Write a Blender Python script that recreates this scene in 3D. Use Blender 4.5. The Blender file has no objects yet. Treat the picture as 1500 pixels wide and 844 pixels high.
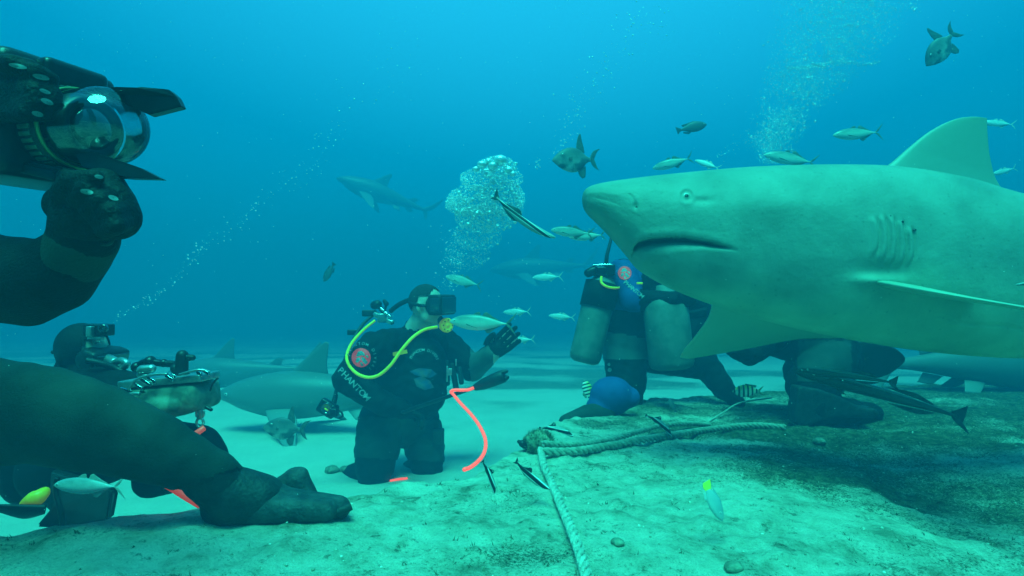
import bpy, bmesh, math, random
import numpy as np
from mathutils import Vector, Matrix, Quaternion
from mathutils.bvhtree import BVHTree
random.seed(7); np.random.seed(7)
S = bpy.context.scene
COL = S.collection
# ------------------------------------------------------------------ camera
FPX = 850.0
PITCH = math.atan(48/FPX)
cam_d = bpy.data.cameras.new('camera'); cam = bpy.data.objects.new('camera', cam_d); COL.objects.link(cam)
cam_d.sensor_width = 36; cam_d.lens = FPX*36/1500
cam_d.clip_start = 0.05; cam_d.clip_end = 500
CZ = 1.0
cam.location = (0, 0, CZ); cam.rotation_euler = (math.pi/2+PITCH, 0, 0)
S.camera = cam
# ------------------------------------------------------------------ sky, sun, exposure
SUN_EL, SUN_AZ = math.radians(64), math.radians(186)      # azimuth clockwise from +Y: behind the camera
w = bpy.data.worlds.new('World'); S.world = w; w.use_nodes = True
nt = w.node_tree; nt.nodes.clear()
sky = nt.nodes.new('ShaderNodeTexSky'); sky.sky_type = 'NISHITA'; sky.sun_disc = False
sky.sun_elevation = SUN_EL; sky.sun_rotation = SUN_AZ
tc = nt.nodes.new('ShaderNodeTexCoord')
rp = nt.nodes.new('ShaderNodeValToRGB'); mx = nt.nodes.new('ShaderNodeMix'); mx.data_type = 'RGBA'; mx.blend_type = 'MULTIPLY'
mx.inputs['Factor'].default_value = 1
mr = nt.nodes.new('ShaderNodeMapRange'); mr.inputs['From Min'].default_value = -0.2; mr.inputs['From Max'].default_value = 1
dt = nt.nodes.new('ShaderNodeVectorMath'); dt.operation = 'DOT_PRODUCT'; dt.inputs[1].default_value = Vector((0.03, 0.38, 0.92)).normalized()   # brightest towards the surface overhead
bg = nt.nodes.new('ShaderNodeBackground'); out = nt.nodes.new('ShaderNodeOutputWorld')
nt.links.new(tc.outputs['Generated'], dt.inputs[0]); nt.links.new(dt.outputs['Value'], mr.inputs['Value'])
nt.links.new(mr.outputs[0], rp.inputs[0])
e = rp.color_ramp.elements
SKY = [(0.0, (0.00, 0.16, 0.18)), (0.483, (0.00, 0.18, 0.22)), (0.667, (0.0, 0.37, 0.43)), (0.817, (0.04, 0.88, 0.82)), (1.0, (0.03, 1.0, 0.72))]
while len(e) < len(SKY): e.new(0.5)
for k, (p, c) in enumerate(SKY): e[k].position = p; e[k].color = (*c, 1)
nt.links.new(sky.outputs[0], mx.inputs[6]); nt.links.new(rp.outputs[0], mx.inputs[7])
nt.links.new(mx.outputs[2], bg.inputs['Color']); nt.links.new(bg.outputs[0], out.inputs['Surface'])
bg.inputs['Strength'].default_value = 0.15
sd = bpy.data.lights.new('sun', 'SUN'); sun = bpy.data.objects.new('sun', sd); COL.objects.link(sun)
sd.energy = 2.8; sd.angle = math.radians(32); sd.color = (0.035, 1.0, 0.66)
sdir = Vector((math.sin(SUN_AZ)*math.cos(SUN_EL), math.cos(SUN_AZ)*math.cos(SUN_EL), math.sin(SUN_EL)))
sun.rotation_euler = sdir.to_track_quat('Z', 'Y').to_euler()
S.view_settings.view_transform = 'Standard'; S.view_settings.look = 'None'
S.view_settings.exposure = 2.1; S.view_settings.gamma = 1; S.view_settings.use_curve_mapping = False
S.render.engine = 'CYCLES'
S.cycles.use_denoising = True
S.cycles.max_bounces = 6; S.cycles.volume_bounces = 1; S.cycles.transparent_max_bounces = 16
S.cycles.diffuse_bounces = 3; S.cycles.caustics_reflective = False; S.cycles.caustics_refractive = False
# ------------------------------------------------------------------ pixel ray -> world point at a chosen distance
R_ = Vector((1, 0, 0)); F_ = Vector((0, math.cos(PITCH), math.sin(PITCH))); U_ = Vector((0, -math.sin(PITCH), math.cos(PITCH)))
C0 = Vector((0, 0, CZ))
def P(px, py, d):
    px, py, d = float(px), float(py), float(d); return C0 + d*(F_ + (px-750)/FPX*R_ + (422-py)/FPX*U_)
def px2m(n, d): return n*d/FPX
# ------------------------------------------------------------------ materials
def mat(name, col, rough=0.6, col2=None, scale=20, bump=0.0, bscale=None, metal=0.0, spec=0.5, emit=None, detail=4, lo=0.35, hi=0.65, alpha=1.0, trans=0.0, ior=1.45, coat=0):
    m = bpy.data.materials.new(name); m.use_nodes = True; n = m.node_tree; b = n.nodes['Principled BSDF']
    b.inputs['Roughness'].default_value = rough; b.inputs['Metallic'].default_value = metal
    b.inputs['Specular IOR Level'].default_value = spec; b.inputs['Alpha'].default_value = alpha
    b.inputs['Transmission Weight'].default_value = trans; b.inputs['IOR'].default_value = ior
    b.inputs['Coat Weight'].default_value = coat
    b.inputs['Base Color'].default_value = (*col, 1)
    t = n.nodes.new('ShaderNodeTexCoord')
    if col2 is not None:
        nz = n.nodes.new('ShaderNodeTexNoise'); nz.inputs['Scale'].default_value = scale; nz.inputs['Detail'].default_value = detail
        r = n.nodes.new('ShaderNodeValToRGB'); r.color_ramp.elements[0].position = lo; r.color_ramp.elements[1].position = hi
        r.color_ramp.elements[0].color = (*col, 1); r.color_ramp.elements[1].color = (*col2, 1)
        n.links.new(t.outputs['Object'], nz.inputs['Vector']); n.links.new(nz.outputs['Fac'], r.inputs[0]); n.links.new(r.outputs[0], b.inputs['Base Color'])
    if bump:
        nb = n.nodes.new('ShaderNodeTexNoise'); nb.inputs['Scale'].default_value = bscale or scale; nb.inputs['Detail'].default_value = 5
        bp = n.nodes.new('ShaderNodeBump'); bp.inputs['Strength'].default_value = bump; bp.inputs['Distance'].default_value = 0.01
        n.links.new(t.outputs['Object'], nb.inputs['Vector']); n.links.new(nb.outputs['Fac'], bp.inputs['Height']); n.links.new(bp.outputs[0], b.inputs['Normal'])
    if emit:
        b.inputs['Emission Color'].default_value = (*emit[0], 1); b.inputs['Emission Strength'].default_value = emit[1]
    return m
def wetsuit_mat(name, col, col2):
    return mat(name, col, 0.62, col2, 9, 0.35, 260, spec=0.15)
M = {}
M['neoprene'] = wetsuit_mat('neoprene', (0.004, 0.005, 0.006), (0.010, 0.012, 0.013))
M['neoprene_leg'] = wetsuit_mat('neoprene_leg', (0.020, 0.030, 0.024), (0.042, 0.052, 0.042))
M['neoprene_grey'] = wetsuit_mat('neoprene_grey', (0.07, 0.09, 0.085), (0.11, 0.13, 0.12))
M['blue_suit'] = wetsuit_mat('blue_suit', (0.02, 0.055, 0.19), (0.03, 0.08, 0.26))
M['boot'] = mat('boot', (0.006, 0.008, 0.008), 0.6, (0.022, 0.026, 0.024), 30, 0.4, 120)
M['boot_light'] = mat('boot_light', (0.012, 0.018, 0.020), 0.6, (0.05, 0.062, 0.060), 26, 0.5, 90)
M['glove'] = mat('glove', (0.004, 0.005, 0.006), 0.6, (0.010, 0.012, 0.013), 40, 0.5, 150, spec=.2)
M['glove_pad'] = mat('glove_pad', (0.22, 0.26, 0.26), 0.5, (0.10, 0.13, 0.14), 60)
M['black_rubber'] = mat('black_rubber', (0.008, 0.009, 0.010), 0.5, (0.014, 0.015, 0.016), 30, 0.1, 200)
M['black_plastic'] = mat('black_plastic', (0.005, 0.005, 0.007), 0.35, (0.012, 0.012, 0.015), 14, 0.08, 90)
M['skin'] = mat('skin', (0.50, 0.40, 0.32), 0.5, (0.62, 0.48, 0.38), 30, 0.2, 120)
M['hair'] = mat('hair', (0.012, 0.01, 0.009), 0.75, (0.04, 0.034, 0.03), 160, 0.8, 400)
M['yellow'] = mat('yellow', (0.45, 0.75, 0.03), 0.4, (0.4, 0.62, 0.03), 60, emit=((0.30, 0.5, 0.0), 0.06))  # faint emission lifts the yellow under teal light
M['red'] = mat('red', (0.9, 0.10, 0.08), 0.4, (0.8, 0.08, 0.06), 60, emit=((1.0, 0.07, 0.05), 0.33))  # added glow stands in for fluorescence, keeps the hose red in teal light
M['red_dim_glow'] = mat('red_dim_glow', (0.7, 0.08, 0.06), 0.4, (0.5, 0.08, 0.06), 60, emit=((1.0, 0.07, 0.04), 0.09))  # same added hose glow, weaker so less red spills on the ground
M['chrome'] = mat('chrome', (0.8, 0.82, 0.82), 0.18, (0.5, 0.55, 0.55), 40, metal=1.0)
M['steel'] = mat('steel', (0.35, 0.36, 0.36), 0.35, (0.5, 0.52, 0.5), 50, metal=0.8)
M['housing'] = mat('housing', (0.10, 0.13, 0.10), 0.55, (0.20, 0.23, 0.17), 22, 0.3, 40, lo=0.42, hi=0.58)
M['tank'] = mat('tank', (0.09, 0.12, 0.10), 0.6, (0.15, 0.18, 0.15), 12, 0.15, 60)
M['lettering'] = mat('lettering', (0.30, 0.34, 0.34), 0.6, (0.16, 0.19, 0.19), 90)
M['emblem_red'] = mat('emblem_red', (0.45, 0.05, 0.06), 0.6, (0.3, 0.03, 0.05), 90, emit=((1, 0.05, 0.08), 0.07))  # slight emission brightens the patch; the cloth itself is no light source
M['glass'] = mat('glass', (0.9, 0.95, 0.95), 0.02, alpha=0.16, spec=1.0, coat=1)
def clear_mat(name, k=.06):
    m = bpy.data.materials.new(name); m.use_nodes = True; n = m.node_tree; n.nodes.clear()
    o = n.nodes.new('ShaderNodeOutputMaterial'); a = n.nodes.new('ShaderNodeBsdfTransparent'); g = n.nodes.new('ShaderNodeBsdfGlossy'); x = n.nodes.new('ShaderNodeMixShader'); f = n.nodes.new('ShaderNodeFresnel'); f.inputs['IOR'].default_value = 1.22
    ad = n.nodes.new('ShaderNodeMath'); ad.operation = 'MULTIPLY_ADD'; ad.inputs[1].default_value = .9; ad.inputs[2].default_value = k; ad.use_clamp = True
    a.inputs['Color'].default_value = (.93, .97, .97, 1); g.inputs['Roughness'].default_value = .06
    n.links.new(f.outputs[0], ad.inputs[0]); n.links.new(ad.outputs[0], x.inputs[0]); n.links.new(a.outputs[0], x.inputs[1]); n.links.new(g.outputs[0], x.inputs[2]); n.links.new(x.outputs[0], o.inputs['Surface']); return m
M['dome'] = clear_mat('dome_glass', .13)
M['lens'] = mat('lens', (0.01, 0.015, 0.02), 0.06, spec=1.0, coat=1)
M['mask_glass'] = mat('mask_glass', (0.025, 0.03, 0.04), 0.06, spec=0.9, coat=1)
M['rope'] = mat('rope', (0.30, 0.30, 0.22), 0.85, (0.55, 0.53, 0.42), 45, 0.9, 300)
M['rope_pale'] = mat('rope_pale', (0.50, 0.49, 0.40), 0.9, (0.74, 0.72, 0.60), 40, 0.9, 260)
M['growth'] = mat('growth', (0.10, 0.10, 0.05), 0.9, (0.42, 0.40, 0.26), 30, 1.0, 90)
M['bubble'] = mat('bubble', (0.92, 0.97, 1.0), 0.18, alpha=0.90, spec=1.0, metal=0.55)
M['bubble_far'] = mat('bubble_far', (0.92, 0.97, 1.0), 0.18, alpha=0.60, spec=1.0, metal=0.55)
M['bubble_fine'] = mat('bubble_fine', (0.92, 0.97, 1.0), 0.18, alpha=0.60, spec=1.0, metal=0.55)
M['snow'] = mat('snow', (0.7, 0.75, 0.7), 0.8)
M['eye'] = mat('eye', (0.01, 0.01, 0.01), 0.1, spec=0.9)
M['eye_white'] = mat('eye_white', (0.85, 0.85, 0.8), 0.25)
M['mouth'] = mat('mouth', (0.06, 0.05, 0.045), 0.7)
M['water_gap'] = M['glass']
# ------------------------------------------------------------------ object helpers
def link(name, me, m=None, parent=None):
    o = bpy.data.objects.new(name, me); COL.objects.link(o)
    if m is not None:
        for k in (m if isinstance(m, (list, tuple)) else [m]): me.materials.append(k)
    if parent is not None: o.parent = parent; o.matrix_parent_inverse = parent.matrix_world.inverted()
    return o
def tag(o, label=None, cat=None, group=None, kind=None):
    if label: o['label'] = label
    if cat: o['category'] = cat
    if group: o['group'] = group
    if kind: o['kind'] = kind
    return o
def empty(name, loc, label=None, cat=None, group=None):
    o = bpy.data.objects.new(name, None); COL.objects.link(o); o.location = loc; o.empty_display_size = .1
    bpy.context.view_layer.update()
    return tag(o, label, cat, group)
def build(name, bm, m=None, parent=None, smooth=True):
    me = bpy.data.meshes.new(name); bmesh.ops.recalc_face_normals(bm, faces=bm.faces); bm.to_mesh(me); bm.free()
    if smooth: me.polygons.foreach_set('use_smooth', [True]*len(me.polygons))
    return link(name, me, m, parent)
def frame_of(d, hint=None):
    d = Vector(d).normalized(); h = Vector(hint) if hint is not None else (Vector((0, 0, 1)) if abs(d.z) < .9 else Vector((0, 1, 0)))
    a = h.cross(d).normalized(); b = d.cross(a).normalized(); return a, b, d
def add_rings(bm, rings, cap=True, closed=False):
    vs = [[bm.verts.new(p) for p in r] for r in rings]; n = len(vs[0])
    for i in range(len(vs)-(0 if closed else 1)):
        A, B = vs[i], vs[(i+1) % len(vs)]
        for j in range(n):
            bm.faces.new((A[j], A[(j+1) % n], B[(j+1) % n], B[j]))
    if cap and not closed: bm.faces.new(vs[0][::-1]); bm.faces.new(vs[-1])
    return vs
def capsule(bm, p0, r0, p1, r1, seg=14, hs=4):
    p0, p1 = Vector(p0), Vector(p1); dv = p1-p0
    if dv.length < 1e-6: dv = Vector((0, 0, 1e-4))
    a, b, d = frame_of(dv); rings = []
    def ring(c, r): return [c + r*(math.cos(2*math.pi*k/seg)*a + math.sin(2*math.pi*k/seg)*b) for k in range(seg)]
    for i in range(hs): t = (i+.3)/hs*math.pi/2; rings.append(ring(p0 - d*r0*math.cos(t), r0*math.sin(t)))
    rings.append(ring(p0, r0)); rings.append(ring(p1, r1))
    for i in range(hs-1, -1, -1): t = (i+.3)/hs*math.pi/2; rings.append(ring(p1 + d*r1*math.cos(t), r1*math.sin(t)))
    add_rings(bm, rings)
def ellipsoid(bm, c, r, ax=None, seg=20):
    ax = ax or (Vector((1, 0, 0)), Vector((0, 1, 0)), Vector((0, 0, 1)))
    mt = Matrix((( *(ax[0]*r[0]),), (*(ax[1]*r[1]),), (*(ax[2]*r[2]),))).transposed().to_4x4(); mt.translation = Vector(c)
    bmesh.ops.create_uvsphere(bm, u_segments=seg, v_segments=seg//2, radius=1, matrix=mt)
def box(bm, c, half, ax=None, bev=0.0):
    ax = ax or (Vector((1, 0, 0)), Vector((0, 1, 0)), Vector((0, 0, 1)))
    mt = Matrix(((*(ax[0]*half[0]*2),), (*(ax[1]*half[1]*2),), (*(ax[2]*half[2]*2),))).transposed().to_4x4(); mt.translation = Vector(c)
    t = bmesh.new(); bmesh.ops.create_cube(t, size=1, matrix=mt)
    if bev: bmesh.ops.bevel(t, geom=t.edges[:], offset=bev, segments=3, affect='EDGES', profile=.6)
    me = bpy.data.meshes.new('t'); t.to_mesh(me); t.free(); bm.from_mesh(me); bpy.data.meshes.remove(me)
def catmull(pts, n=8):
    pts = [Vector(p) for p in pts]; o = []
    for i in range(len(pts)-1):
        a = pts[max(i-1, 0)]; b = pts[i]; c = pts[i+1]; d = pts[min(i+2, len(pts)-1)]
        for k in range(n):
            t = k/n
            o.append(.5*((2*b)+(c-a)*t+(2*a-5*b+4*c-d)*t*t+(-a+3*b-3*c+d)*t**3))
    o.append(pts[-1]); return o
def tube(bm, pts, r, seg=10, n=8, raw=False):
    pts = [Vector(p) for p in pts] if raw else catmull(pts, n)
    rr = r if callable(r) else (lambda t: r)
    up = None; rings = []
    for i, p in enumerate(pts):
        d = (pts[min(i+1, len(pts)-1)]-pts[max(i-1, 0)]).normalized()
        if up is None: up = frame_of(d)[1]
        a = up.cross(d)
        if a.length < 1e-5: a = frame_of(d)[0]
        a.normalize(); up = d.cross(a).normalized(); q = rr(i/max(1, len(pts)-1))
        rings.append([p+q*(math.cos(2*math.pi*k/seg)*a+math.sin(2*math.pi*k/seg)*up) for k in range(seg)])
    add_rings(bm, rings)
def lathe(bm, c, axis, prof, seg=32, hint=None):
    a, b, d = frame_of(axis, hint); c = Vector(c)
    add_rings(bm, [[c+d*z+max(r, 1e-4)*(math.cos(2*math.pi*k/seg)*a+math.sin(2*math.pi*k/seg)*b) for k in range(seg)] for z, r in prof])
def fin(bm, secs, n=14, sub=5):
    """secs: (leading edge point, trailing edge point, thickness) from root to tip; lofted as thin foils"""
    L = catmull([s[0] for s in secs], sub); T = catmull([s[1] for s in secs], sub)
    th = np.interp(np.linspace(0, 1, len(L)), np.linspace(0, 1, len(secs)), [s[2] for s in secs])
    rings = []
    for i in range(len(L)):
        ch = T[i]-L[i]; sp = (L[min(i+1, len(L)-1)]+T[min(i+1, len(L)-1)])-(L[max(i-1, 0)]+T[max(i-1, 0)])
        nn = ch.cross(sp)
        nn = nn.normalized() if nn.length > 1e-9 else Vector((0, 1, 0))
        ring = []
        for k in range(n):
            a = 2*math.pi*k/n; u = .5-.5*math.cos(a)
            tt = (math.sqrt(u)*(1-u)*2.2+.08)*math.copysign(1, math.sin(a)) if abs(math.sin(a)) > 1e-6 else 0
            ring.append(L[i]+ch*u+nn*tt*th[i]*.5)
        rings.append(ring)
    add_rings(bm, rings)
def remesh(name, bm, voxel, smooth=6, fac=.5):
    me = bpy.data.meshes.new(name); bm.to_mesh(me); bm.free()
    o = bpy.data.objects.new('tmp', me); COL.objects.link(o)
    r = o.modifiers.new('r', 'REMESH'); r.mode = 'VOXEL'; r.voxel_size = voxel; r.adaptivity = 0
    s = o.modifiers.new('s', 'SMOOTH'); s.factor = fac; s.iterations = smooth
    dg = bpy.context.evaluated_depsgraph_get(); nm = bpy.data.meshes.new_from_object(o.evaluated_get(dg)); nm.name = name
    bpy.data.objects.remove(o); bpy.data.meshes.remove(me)
    nm.polygons.foreach_set('use_smooth', [True]*len(nm.polygons))
    return nm
def cloth(body, name, m, pred, off=0.004, label=None, folds=0.0):
    """a garment: the body's faces that pred picks, lifted off the skin"""
    me = body.data; b = bmesh.new(); b.from_mesh(me)
    dl = [f for f in b.faces if not pred(f.calc_center_median())]
    bmesh.ops.delete(b, geom=dl, context='FACES')
    b.normal_update()
    for v in b.verts:
        q = v.co
        w_ = folds*(math.sin(q.z*95+math.sin(q.x*33+q.y*21)*2.2)*.6+math.sin(q.x*70-q.z*44+q.y*60)*.4) if folds else 0
        v.co = q+v.normal*(off+w_)
    o = build(name, b, m, body)
    if label: o['label'] = label
    return o
def bvh(*objs):
    out = []
    for o in objs:
        b = bmesh.new(); b.from_mesh(o.data); b.transform(o.matrix_world); out.append(BVHTree.FromBMesh(b)); b.free()
    return out
def project(bm, trees, off=.003):
    """lay a flat decal onto the surface behind it"""
    for v in bm.verts:
        d = (v.co-C0).normalized(); best = None
        for t in trees:
            h = t.ray_cast(v.co-d*.5, d)
            if h[0] is not None and (best is None or h[3] < best): best = h[3]
        if best is not None: v.co = v.co-d*.5+d*(best-off)
def text_bm(s, size, origin, xd, yd, bm=None):
    c = bpy.data.curves.new('t', 'FONT'); c.body = s; c.size = size; c.align_x = 'CENTER'; c.align_y = 'CENTER'; c.resolution_u = 3; c.offset = size*.02
    o = bpy.data.objects.new('t', c); COL.objects.link(o)
    dg = bpy.context.evaluated_depsgraph_get(); me = bpy.data.meshes.new_from_object(o.evaluated_get(dg))
    bpy.data.objects.remove(o)
    b = bm or bmesh.new(); st = len(b.verts)
    b.from_mesh(me); b.verts.ensure_lookup_table()
    for v in b.verts[st:]: v.co = Vector(origin)+xd*v.co.x+yd*v.co.y
    return b
def smoothstep(a, b, x): t = np.clip((x-a)/(b-a), 0, 1); return t*t*(3-2*t)
# ------------------------------------------------------------------ noise for the sea floor
def _h(ix, iy, s):
    n = (ix*374761393+iy*668265263+s*1442695041) & 0x7fffffff
    n = (n ^ (n >> 13))*1274126177 & 0x7fffffff
    return ((n ^ (n >> 16)) & 0xffff)/65535.0
def vnoise(x, y, s=0):
    x = np.asarray(x, float); y = np.asarray(y, float)
    ix = np.floor(x).astype(np.int64); iy = np.floor(y).astype(np.int64); fx = x-ix; fy = y-iy
    fx = fx*fx*(3-2*fx); fy = fy*fy*(3-2*fy)
    a = _h(ix, iy, s); b = _h(ix+1, iy, s); c = _h(ix, iy+1, s); d = _h(ix+1, iy+1, s)
    return (a*(1-fx)+b*fx)*(1-fy)+(c*(1-fx)+d*fx)*fy-.5
def fbm(x, y, oct=4, s=0):
    o = 0; a = 1
    for k in range(oct): o = o+a*vnoise(x*2**k, y*2**k, s+k); a *= .5
    return o
CX = [-40, -6, -3, -1.17, -.49, -.12, .13, .69, 2.7, 5, 15, 40]
CY = [0.2, .8, 1.05, 1.33, 1.67, 2.02, 2.74, 3.9, 5.1, 5.7, 8, 12]
def ground(x, y):
    x = np.asarray(x, float); y = np.asarray(y, float)
    yc = np.interp(x, CX, CY)+.12*fbm(x*1.7, x*.3+4, 3, 11)
    H = np.interp(x, [-3, .13, 1.5, 6], [.50, .50, .42, .40])
    t = 1-smoothstep(-.02, .42, y-yc)
    near = np.exp(-((x/9)**2+((y-3)/9)**2))
    ledge = H*t+t*(.05*fbm(x*1.3, y*1.3, 3, 2)+.022*fbm(x*6, y*6, 3, 5)+.010*fbm(x*24, y*24, 3, 7))
    r = np.clip(-(fbm(x*2.2+5, y*3.6, 4, 21))-.18, 0, 1)*.14            # hollows under the crust on the right
    ledge = ledge-.5*t*r*smoothstep(.2, .9, x)*np.exp(-((y-2.2)/1.3)**2)
    sand = (1-t)*((.012+.038*near)*fbm(x*.5, y*.5, 3, 31)+.012*fbm(x*4, y*4, 3, 33)*near+.004*fbm(x*18, y*18, 2, 35)*near)
    mound = .04*np.exp(-((x+1)/6)**2-((y-14)/4)**2)+.0*x
    return ledge+sand+mound*(1-t)
def gz(x, y): return float(ground(x, y))
def ghit(px, py):
    d = P(px, py, 1)-C0; t = .3
    while t < 60:
        q = C0+d*t
        if q.z < gz(q.x, q.y): return q
        t += .01 if t < 8 else .1
    return C0+d*30
def spaced(lo, hi, n, c, k):
    u = np.linspace(np.arcsinh((lo-c)/k), np.arcsinh((hi-c)/k), n); return c+k*np.sinh(u)
gx = spaced(-38, 38, 680, 0.4, .9); gy = spaced(-12, 42, 620, 1.7, .7)
X, Y = np.meshgrid(gx, gy); Z = ground(X, Y)
nx, ny = len(gx), len(gy)
me = bpy.data.meshes.new('seabed')
co = np.stack([X.ravel(), Y.ravel(), Z.ravel()], 1)
i = np.arange(nx*ny).reshape(ny, nx)
fc = np.stack([i[:-1, :-1].ravel(), i[:-1, 1:].ravel(), i[1:, 1:].ravel(), i[1:, :-1].ravel()], 1)
me.vertices.add(len(co)); me.vertices.foreach_set('co', co.ravel())
me.loops.add(fc.size); me.loops.foreach_set('vertex_index', fc.ravel())
me.polygons.add(len(fc)); me.polygons.foreach_set('loop_start', np.arange(0, fc.size, 4)); me.polygons.foreach_set('loop_total', np.full(len(fc), 4))
me.polygons.foreach_set('use_smooth', np.ones(len(fc), bool)); me.update()
# algae turf mask: overgrown ground, plus far darkening that fades the sand like haze
yc = np.interp(X, CX, CY)
tled = 1-smoothstep(-.05, .25, Y-yc)
turf = tled*np.clip(.05+.22*smoothstep(-.35, -1.3, X)+.30*smoothstep(.4, 2.8, X+.6*(Y-1.2))+.42*smoothstep(2.3, 3.2, Y)*smoothstep(.5, 1.6, X)+.75*fbm(X*1.6, Y*2.4, 4, 51)+.35*fbm(X*7, Y*9, 3, 57), 0, 1)
turf = np.maximum(turf, (1-tled)*np.maximum(np.clip(.24+1.2*fbm(X*.55+3, Y*.9, 4, 61), 0, .55)*smoothstep(5.4, 7.0, Y), .35*smoothstep(7, 20, Y)))  # last term darkens distant sand in its colour, standing in for haze
TURF = turf
at = me.attributes.new('turf', 'FLOAT', 'POINT'); at.data.foreach_set('value', turf.ravel())
at = me.attributes.new('crust', 'FLOAT', 'POINT'); at.data.foreach_set('value', tled.ravel())
def ground_mat():
    m = bpy.data.materials.new('seabed'); m.use_nodes = True; n = m.node_tree; L = n.links; b = n.nodes['Principled BSDF']
    b.inputs['Roughness'].default_value = .95; b.inputs['Specular IOR Level'].default_value = .1
    t = n.nodes.new('ShaderNodeTexCoord')
    def noise(sc, det=6, ro=.6):
        q = n.nodes.new('ShaderNodeTexNoise'); q.inputs['Scale'].default_value = sc; q.inputs['Detail'].default_value = det; q.inputs['Roughness'].default_value = ro
        L.new(t.outputs['Object'], q.inputs['Vector']); return q.outputs['Fac']
    def ramp(v, stops):
        q = n.nodes.new('ShaderNodeValToRGB'); e = q.color_ramp.elements
        while len(e) < len(stops): e.new(.5)
        for k, (p, c) in enumerate(stops): e[k].position = p; e[k].color = (*c, 1)
        L.new(v, q.inputs[0]); return q.outputs[0]
    def mixc(f, a, c):
        q = n.nodes.new('ShaderNodeMix'); q.data_type = 'RGBA'
        if hasattr(f, 'links'): L.new(f, q.inputs[0])
        else: q.inputs[0].default_value = f
        L.new(a, q.inputs[6]); L.new(c, q.inputs[7]); return q.outputs[2]
    def math_(op, a, c):
        q = n.nodes.new('ShaderNodeMath'); q.operation = op; q.use_clamp = False
        for k, v in ((0, a), (1, c)):
            if hasattr(v, 'links'): L.new(v, q.inputs[k])
            else: q.inputs[k].default_value = v
        return q.outputs[0]
    ta = n.nodes.new('ShaderNodeAttribute'); ta.attribute_name = 'turf'
    ca = n.nodes.new('ShaderNodeAttribute'); ca.attribute_name = 'crust'
    sand = ramp(noise(3), [(.3, (.74, .70, .58)), (.7, (.84, .80, .66))])
    crust = ramp(noise(9, 8, .7), [(.34, (.32, .32, .22)), (.46, (.62, .60, .45)), (.60, (.82, .79, .62))])
    algae = ramp(noise(28, 8, .75), [(.36, (.035, .045, .02)), (.5, (.10, .11, .055)), (.66, (.26, .26, .15))])
    base = mixc(ca.outputs['Fac'], sand, crust)
    # speckle: small tufts of algae wherever the turf value passes a fine noise
    f = math_('MULTIPLY', math_('SUBTRACT', math_('ADD', ta.outputs['Fac'], math_('MULTIPLY', math_('SUBTRACT', noise(120, 8, .85), .5), 3.0)), .22), 2.6)
    q = n.nodes.new('ShaderNodeClamp'); L.new(f, q.inputs[0])
    base = mixc(q.outputs[0], base, algae)
    pit_shade = ramp(math_('ADD', noise(26, 9, .82), math_('MULTIPLY', noise(5, 4), .25)), [(.50, (.22, .23, .18)), (.57, (1, 1, 1))])  # dark specks painted as the shade of small crevices
    qp = n.nodes.new('ShaderNodeMix'); qp.data_type = 'RGBA'; qp.blend_type = 'MULTIPLY'; L.new(math_('MULTIPLY', ca.outputs['Fac'], .8), qp.inputs[0]); L.new(base, qp.inputs[6]); L.new(pit_shade, qp.inputs[7]); base = qp.outputs[2]
    g = ramp(noise(260, 3, .7), [(.35, (.78, .78, .78)), (.6, (1, 1, 1))])
    q2 = n.nodes.new('ShaderNodeMix'); q2.data_type = 'RGBA'; q2.blend_type = 'MULTIPLY'; q2.inputs[0].default_value = .8; L.new(base, q2.inputs[6]); L.new(g, q2.inputs[7])
    L.new(q2.outputs[2], b.inputs['Base Color'])
    bp = n.nodes.new('ShaderNodeBump'); bp.inputs['Strength'].default_value = .9; bp.inputs['Distance'].default_value = .02
    L.new(math_('ADD', noise(38, 8, .75), math_('MULTIPLY', noise(140, 5, .7), .7)), bp.inputs['Height']); L.new(bp.outputs[0], b.inputs['Normal'])
    return m
tag(link('seabed', me, ground_mat()), kind='structure')
# ------------------------------------------------------------------ the water: one even volume
bmz = bmesh.new(); box(bmz, (0, 15, 1.4), (40, 29, 4.0)); hz = build('haze', bmz, smooth=False)
hm = bpy.data.materials.new('haze'); hm.use_nodes = True; hn = hm.node_tree; hn.nodes.remove(hn.nodes['Principled BSDF'])
pv = hn.nodes.new('ShaderNodeVolumePrincipled'); pv.inputs['Color'].default_value = (.003, .235, .43, 1); pv.inputs['Density'].default_value = .125
pv.inputs['Anisotropy'].default_value = 0.0
hn.links.new(pv.outputs[0], hn.nodes['Material Output'].inputs['Volume']); hz.data.materials.append(hm)
tag(hz, kind='stuff')
def inv(p):
    q = p-C0; d = q.dot(F_); return 750+FPX*q.dot(R_)/d, 422-FPX*q.dot(U_)/d, d
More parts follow.
